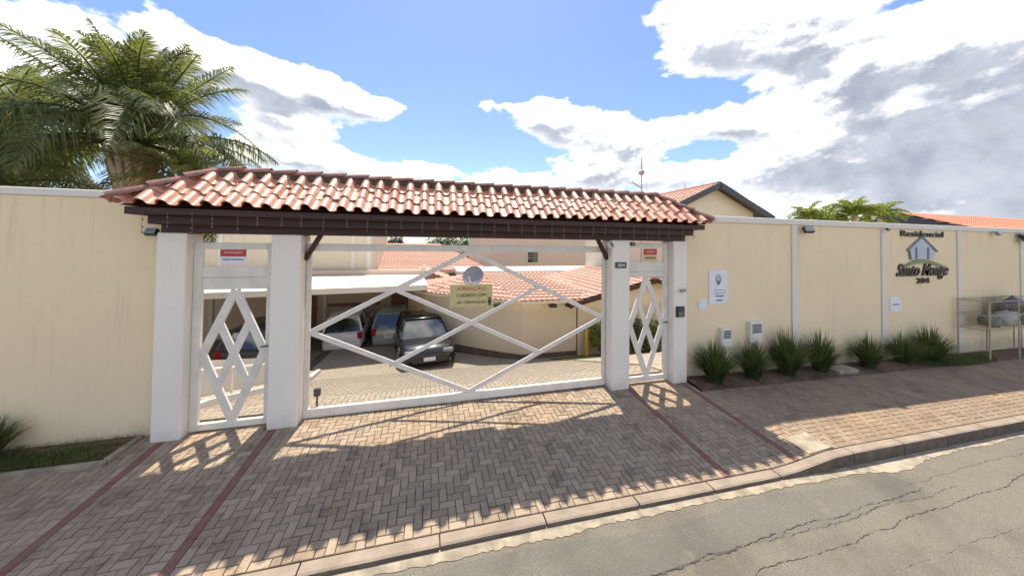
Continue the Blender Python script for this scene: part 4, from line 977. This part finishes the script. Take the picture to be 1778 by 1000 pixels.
# two-storey block behind the carport
bl = empty('apartment_block', (-9, 16, -2.6), 'two-storey beige block with white pilaster strips behind the carport', 'building'); B = bl.location
xe = atY(643, 450, 14.3).x; xp = atY(613, 450, 14.3).x
box('wall', -26, xe, 14.3, 22, -2.9, 3.05, M['wall3'], bl, 0, B)
for x in (xp, xp-3.1, xp-6.2, xe-.10): box('pilaster', x-.11, x+.11, 14.26, 14.298, -2.8, 3.0, M['coping'], bl, 0, B)
box('parapet', -26, xe+.05, 14.22, 22, 3.051, 3.2, M['coping'], bl, 0, B)
# houses further back
def hip_house(x0, x1, y0, y1, ze, zr, label, mat=M['tile_far'], wall=M['wall3']):
    t = empty('house', ((x0+x1)/2, (y0+y1)/2, -2.8), label, 'house'); B = t.location; o = .4; h = (y1-y0)/2; ym = (y0+y1)/2
    poly_wall('wall', [(x0, y0), (x1, y0), (x1, y1), (x0, y1)], -3.2, ze+.05, wall, t, B)
    e = [Vector(p) for p in ((x0-o, y0-o, ze), (x1+o, y0-o, ze), (x1+o, y1+o, ze), (x0-o, y1+o, ze))]; a = Vector((x0+h*.8, ym, zr)); b = Vector((x1-h*.8, ym, zr))
    for q, d in (([e[0], e[1], b, a], (0, -1, -.3)), ([e[1], e[2], b], (1, 0, -.3)), ([e[2], e[3], a, b], (0, 1, -.3)), ([e[3], e[0], a], (-1, 0, -.3))): tiled_plane('roof_tiles', q, d, mat, t, B)
    ev = [(e[k].x, e[k].y) for k in range(4)]; poly_wall('eave_board', ev, ze-.16, ze-.01, M['wall3'], t, B)
    return t
h1 = hip_house(-7.0, 3.8, 17.5, 25, .55, 2.35, 'salmon-roofed house with square roof vents standing past the carport', M['tile_far'])
for px, py in ((707, 452), (768, 450), (822, 446)):
    p = atY(px, py, 20); bm = bmesh.new(); bbox(bm, -.32, .32, -.32, .32, -.5, .35, .02); bbox(bm, -.40, .40, -.40, .40, .352, .43, .01); o = from_bm('roof_vent', bm, M['wall4'], h1); o.location = Vector((p.x, 20, p.z))-h1.location
p = atY(735, 478, 14.6); gable_house((p.x, 14.6), 1.25, 4, -2.6, p.z-.25, p.z+.2, 'small beige gabled outhouse between the carport and the salmon roof', M['wall2'], M['tile_far'], .35, fasc=M['tile_far'], fh=.04)
# big pinkish wall of the neighbouring building
a = atY(836, 440, 24).x
nb = empty('apartment_block', (a+14, 28, -3), 'broad pinkish rendered block standing behind the tiled houses', 'building'); B = nb.location
box('wall', a, a+34, 24, 34, -3.4, 3.6, M['wall4'], nb, 0, B); box('cornice', a-.1, a+34.1, 23.9, 34, 3.601, 3.9, M['tile_far2'], nb, 0, B)
for k in range(5):
    x = a+4.4+k*6; w = box('window', x, x+1.2, 23.95, 23.999, .6, 1.9, M['coping'], nb, 0, B); box('pane', x+.08, x+1.12, 23.93, 23.949, .68, 1.82, M['glass'], w, 0, B)
# white flat roof edge behind the rounded house
p0 = atY(870, 474, 13.6)
fr = empty('flat_roof_store', (p0.x+5, 15, -2.5), 'flat-roofed store with a white edge beam behind the rounded house', 'building'); B = fr.location
box('wall', p0.x-2.4, p0.x+11, 13.75, 17, -2.9, p0.z-.13, M['wall3'], fr, 0, B); box('roof_edge', p0.x-2.6, p0.x+11.2, 13.6, 17.2, p0.z-.129, p0.z+.12, M['coping'], fr, 0, B)
# trees on the skyline
def leafy_tree(loc, h, r, label, seed, n=1500):
    rr = random.Random(seed); t = empty('tree', loc, label, 'tree', 'far trees on the skyline behind the gate'); bm = bmesh.new()
    tube(bm, [(0, 0, 0), (.1, 0, h*.3), (0, .1, h*.6)], [.25, .18, .08], 8)
    for k in range(5): a = k*1.26; tube(bm, [(0, 0, h*.35), (r*.4*math.cos(a), r*.4*math.sin(a), h*.6)], [.1, .03], 5)
    from_bm('trunk', bm, M['bark'], t); bm = bmesh.new(); cl = [(Vector((rr.gauss(0, .45)*r, rr.gauss(0, .45)*r, h*rr.uniform(.45, .92))), rr.uniform(.25, .5)*r) for _ in range(14)]
    for _ in range(n):
        c, q = rr.choice(cl); d = Vector((rr.gauss(0, 1), rr.gauss(0, 1), rr.gauss(0, .8))).normalized()*q*rr.uniform(.5, 1); p = c+d; s = rr.uniform(.14, .3)
        a = Vector((rr.uniform(-1, 1), rr.uniform(-1, 1), rr.uniform(-1, 1))).normalized(); b = a.orthogonal()
        bm.faces.new([bm.verts.new(p+a*s), bm.verts.new(p+b*s*.5), bm.verts.new(p-a*s), bm.verts.new(p-b*s*.5)])
    from_bm('crown', bm, M['treefar'], t); return t
for px, Y, h, r, lb in ((770, 60, 6.6, 3.4, 'low round tree on the skyline above the salmon roof'), (812, 62, 7.2, 4, 'broader tree on the skyline next to the pinkish block'), (842, 66, 7.4, 3.6, 'dark tree on the skyline half behind the pinkish block'), (690, 64, 6.9, 2.0, 'thin small tree on the skyline past the beige block')):
    p = atY(px, 424, Y); leafy_tree((p.x, Y, z_court(Y)), h, r, lb, px)
# shrubs, yellow post, side wall
def shrub(loc, h, r, label, seed, mat, n=700):
    rr = random.Random(seed); t = empty('shrub', loc, label, 'shrub'); bm = bmesh.new()
    for k in range(6): a = k*1.05; tube(bm, [(0, 0, 0), (r*.4*math.cos(a), r*.4*math.sin(a), h*.7)], [.025, .008], 4)
    from_bm('stems', bm, M['bark'], t); bm = bmesh.new()
    for _ in range(n):
        d = Vector((rr.gauss(0, 1), rr.gauss(0, 1), rr.gauss(0, 1))).normalized()*(rr.random()**.4); p = Vector((d.x*r, d.y*r, h*.55+d.z*h*.45)); s = rr.uniform(.05, .10)
        a = Vector((rr.uniform(-1, 1), rr.uniform(-1, 1), rr.uniform(-.2, 1))).normalized(); b = a.orthogonal().normalized()
        bm.faces.new([bm.verts.new(p+a*s), bm.verts.new(p+b*s*.4), bm.verts.new(p-a*s), bm.verts.new(p-b*s*.4)])
    from_bm('foliage', bm, mat, t); return t
shrub((6.55, 6.05, z_court(6)), 1.35, .5, 'yellow-green shrub against the annexe wall beside the yellow post', 1, M['palmy'])
shrub((7.9, 5.9, z_court(5.9)), 1.5, .55, 'tall dark green shrub seen through the lattice door', 2, M['shrub'])
shrub((8.9, 5.9, z_court(5.9)), 1.3, .55, 'bright yellowish shrub seen through the lattice door', 3, M['palmy'])
shrub((8.3, 5.3, z_court(5.3)), .7, .6, 'low dark shrub in front of the taller ones at the annexe', 4, M['shrub'])
t = empty('bollard', (6.02, 6.2, z_court(6.2)), 'slim yellow post on the lawn edge by the cream house', 'post'); bm = bmesh.new(); tube(bm, [(0, 0, -.05), (0, 0, 1.0)], .07, 10); from_bm('shaft', bm, M['yellow'], t); box('cap', -.08, .08, -.08, .08, 1.0, 1.04, M['yellow'], t, .01)
kb = link(bpy.data.objects.new('ramp_kerb', None)); kb.location = (-3.4, 3, -1); tag(kb, kind='structure')
def ramp_strip(name, x0, x1, ya, yb, h, mat, par):
    bm = bmesh.new(); n = 8; secs = []
    for i in range(n+1):
        y = ya+(yb-ya)*i/n; z = z_court(y); secs.append([bm.verts.new(Vector((x, y, zz_))-par.location) for x, zz_ in ((x0, z-.2), (x0, z+h), (x1, z+h), (x1, z-.2))])
    for i in range(n):
        for k in range(3): bm.faces.new((secs[i][k], secs[i][k+1], secs[i+1][k+1], secs[i+1][k]))
    bm.faces.new(secs[0]); bm.faces.new(secs[-1][::-1]); bmesh.ops.recalc_face_normals(bm, faces=bm.faces); return from_bm(name, bm, mat, par)
ramp_strip('kerb_edge', -3.62, -3.50, .5, 7, .12, M['coping'], kb); ramp_strip('walkway', -4.3, -3.625, .5, 7, .08, M['concrete'], kb)
rw = empty('retaining_wall', (-4.4, 3.5, -1), 'low cream retaining wall along the ramp behind the lattice door by the grass bed', 'wall'); ramp_strip('wall_face', -4.55, -4.35, .5, 7.2, .75, M['wall2'], rw); ramp_strip('coping', -4.58, -4.32, .5, 7.2, .79, M['coping'], rw).location.z += .002
hr = empty('handrail', (-3.75, 2.5, -.8), 'white tubular handrail descending along the ramp inside the lattice door by the grass bed', 'handrail'); B = hr.location
bm = bmesh.new(); tube(bm, [Vector((-3.75, y, z_court(y)+.62))-B for y in (.8, 2, 4, 5.5)], .025, 8); from_bm('rail', bm, M['gate'], hr)
for y in (.9, 2.4, 3.9, 5.4): bm = bmesh.new(); tube(bm, [Vector((-3.75, y, z_court(y)+.05))-B, Vector((-3.75, y, z_court(y)+.62))-B], .02, 6); from_bm('baluster', bm, M['gate'], hr)
ramp_strip('garden_path', 4.7, 8.6, .5, 4.6, .03, M['concrete'], kb)

# ------------------------------------------------------------------ cars
def car(loc, yaw, paint, label, L=4.1, W=1.74, H=1.5, suv=False):
    """front towards local -Y"""
    t = empty('parked_car', loc, label, 'car'); t.rotation_euler = (math.atan((z_court(loc[1]+1)-z_court(loc[1]-1))/2), 0, yaw)
    belt = H*.60; gc = .20 if suv else .16; hw = W/2
    # (y, half width, top z) of the lower body
    st = [(-L/2, hw*.72, belt*.62), (-L/2+.12, hw*.88, belt*.78), (-L/2+.45, hw*.97, belt*.90), (-L*.22, hw, belt*.99), (0, hw, belt), (L*.25, hw, belt*1.01), (L/2-.35, hw*.97, belt*1.02), (L/2-.08, hw*.90, belt*.98), (L/2, hw*.80, belt*.86)]
    bm = bmesh.new(); secs = []
    for y, w, zt_ in st:
        pr = [(-w*.90, gc), (-w, gc+.16), (-w*1.0, zt_*.62), (-w*.95, zt_*.93), (-w*.80, zt_), (w*.80, zt_), (w*.95, zt_*.93), (w*1.0, zt_*.62), (w, gc+.16), (w*.90, gc)]
        secs.append([bm.verts.new((x, y, z)) for x, z in pr])
    for i in range(len(st)-1):
        for k in range(9): bm.faces.new((secs[i][k], secs[i+1][k], secs[i+1][k+1], secs[i][k+1]))
        bm.faces.new((secs[i][9], secs[i+1][9], secs[i+1][0], secs[i][0]))
    bm.faces.new(secs[0]); bm.faces.new(secs[-1][::-1]); bmesh.ops.recalc_face_normals(bm, faces=bm.faces)
    body = from_bm('body', bm, paint, t, True)
    # greenhouse
    yb0, yb1, yt0, yt1 = -L*.24, L/2-.14, -L*.06, L/2-(.42 if not suv else .34); wb, wt = hw*.90, hw*.70
    bm = bmesh.new(); lo = [bm.verts.new(p) for p in ((-wb, yb0, belt-.02), (wb, yb0, belt-.02), (wb, yb1, belt-.02), (-wb, yb1, belt-.02))]; hi = [bm.verts.new(p) for p in ((-wt, yt0, H-.05), (wt, yt0, H-.05), (wt, yt1, H-.05), (-wt, yt1, H-.05))]
    for k in range(4): bm.faces.new((lo[k], lo[(k+1) % 4], hi[(k+1) % 4], hi[k]))
    bmesh.ops.recalc_face_normals(bm, faces=bm.faces); from_bm('windows', bm, M['glass'], t)
    bm = bmesh.new(); bbox(bm, -wt-.02, wt+.02, yt0-.05, yt1+.05, H-.055, H, .022); from_bm('roof_panel', bm, paint, t, True)
    for sg in (-1, 1):
        for (ya, za, yb_, zb_, rr_) in ((yb0, belt-.02, yt0, H-.04, .035), (yb1, belt-.02, yt1, H-.04, .05), (L*.06, belt-.02, L*.075, H-.04, .03)):
            bm = bmesh.new(); tube(bm, [(sg*wb, ya, za), (sg*wt, yb_, zb_)], rr_, 6); from_bm('pillar', bm, paint, t)
        bm = bmesh.new(); bbox(bm, sg*(hw+.09)-.08, sg*(hw+.09)+.08, yb0+.22, yb0+.32, belt-.02, belt+.12, .02); from_bm('mirror', bm, paint, t)
        bm = bmesh.new(); bbox(bm, sg*hw*.66-.18, sg*hw*.66+.18, -L/2-.0, -L/2+.16, belt*.60, belt*.76, .03); from_bm('headlight', bm, M['lampclear'], t)
        bm = bmesh.new(); bbox(bm, sg*hw*.80-.10, sg*hw*.80+.10, L/2-.12, L/2+.012, belt*.66, belt*.98, .03); from_bm('tail_light', bm, M['lampred'], t)
        for y in (-L*.315, L*.305):
            r = .335 if suv else .30; bm = bmesh.new(); tube(bm, [(sg*(hw-.19), y, r), (sg*(hw+.005), y, r)], r, 20); w = from_bm('wheel', bm, M['tyre'], t)
            bm = bmesh.new(); tube(bm, [(sg*(hw-.02), y, r), (sg*(hw+.014), y, r)], r*.62, 14); from_bm('rim', bm, M['rim'], w)
    for y, z, nm in ((-L/2-.012, belt*.42, 'number_plate'), (L/2+.006, belt*.60, 'number_plate')): bm = bmesh.new(); bbox(bm, -.2, .2, y-.006, y+.006, z-.065, z+.065); from_bm(nm, bm, M['plate'], t)
    bm = bmesh.new(); bbox(bm, -hw*.6, hw*.6, -L/2-.008, -L/2+.05, belt*.28, belt*.52, .01); from_bm('grille', bm, M['black'], t)
    bm = bmesh.new(); bbox(bm, -hw*.86, hw*.86, L/2-.1, L/2+.03, gc+.02, belt*.50, .04); from_bm('rear_bumper', bm, paint, t)
    return t
car((-.22, 8.45, z_court(8.45)), rad(-173+180+1), M['carblack'], 'black car with a sloping windscreen parked in the sun beside the rounded house wall', 4.3, 1.98, 1.50, True)
car((-3.75, 13.0-1.2+.3, z_court(12)), rad(184), M['carwhite'], 'white hatchback backed towards the gate under the carport roof', 3.9, 1.72, 1.48)
car((-1.72, 12.5-.3, z_court(12.2)), rad(180), M['carsilver'], 'silver-grey car under the carport next to the black car', 3.6, 1.62, 1.52)
car((-6.3, 10.2, z_court(10.2)), rad(176), M['cargrey'], 'charcoal hatchback under the carport behind the lattice door by the grass bed', 3.9, 1.7, 1.46)
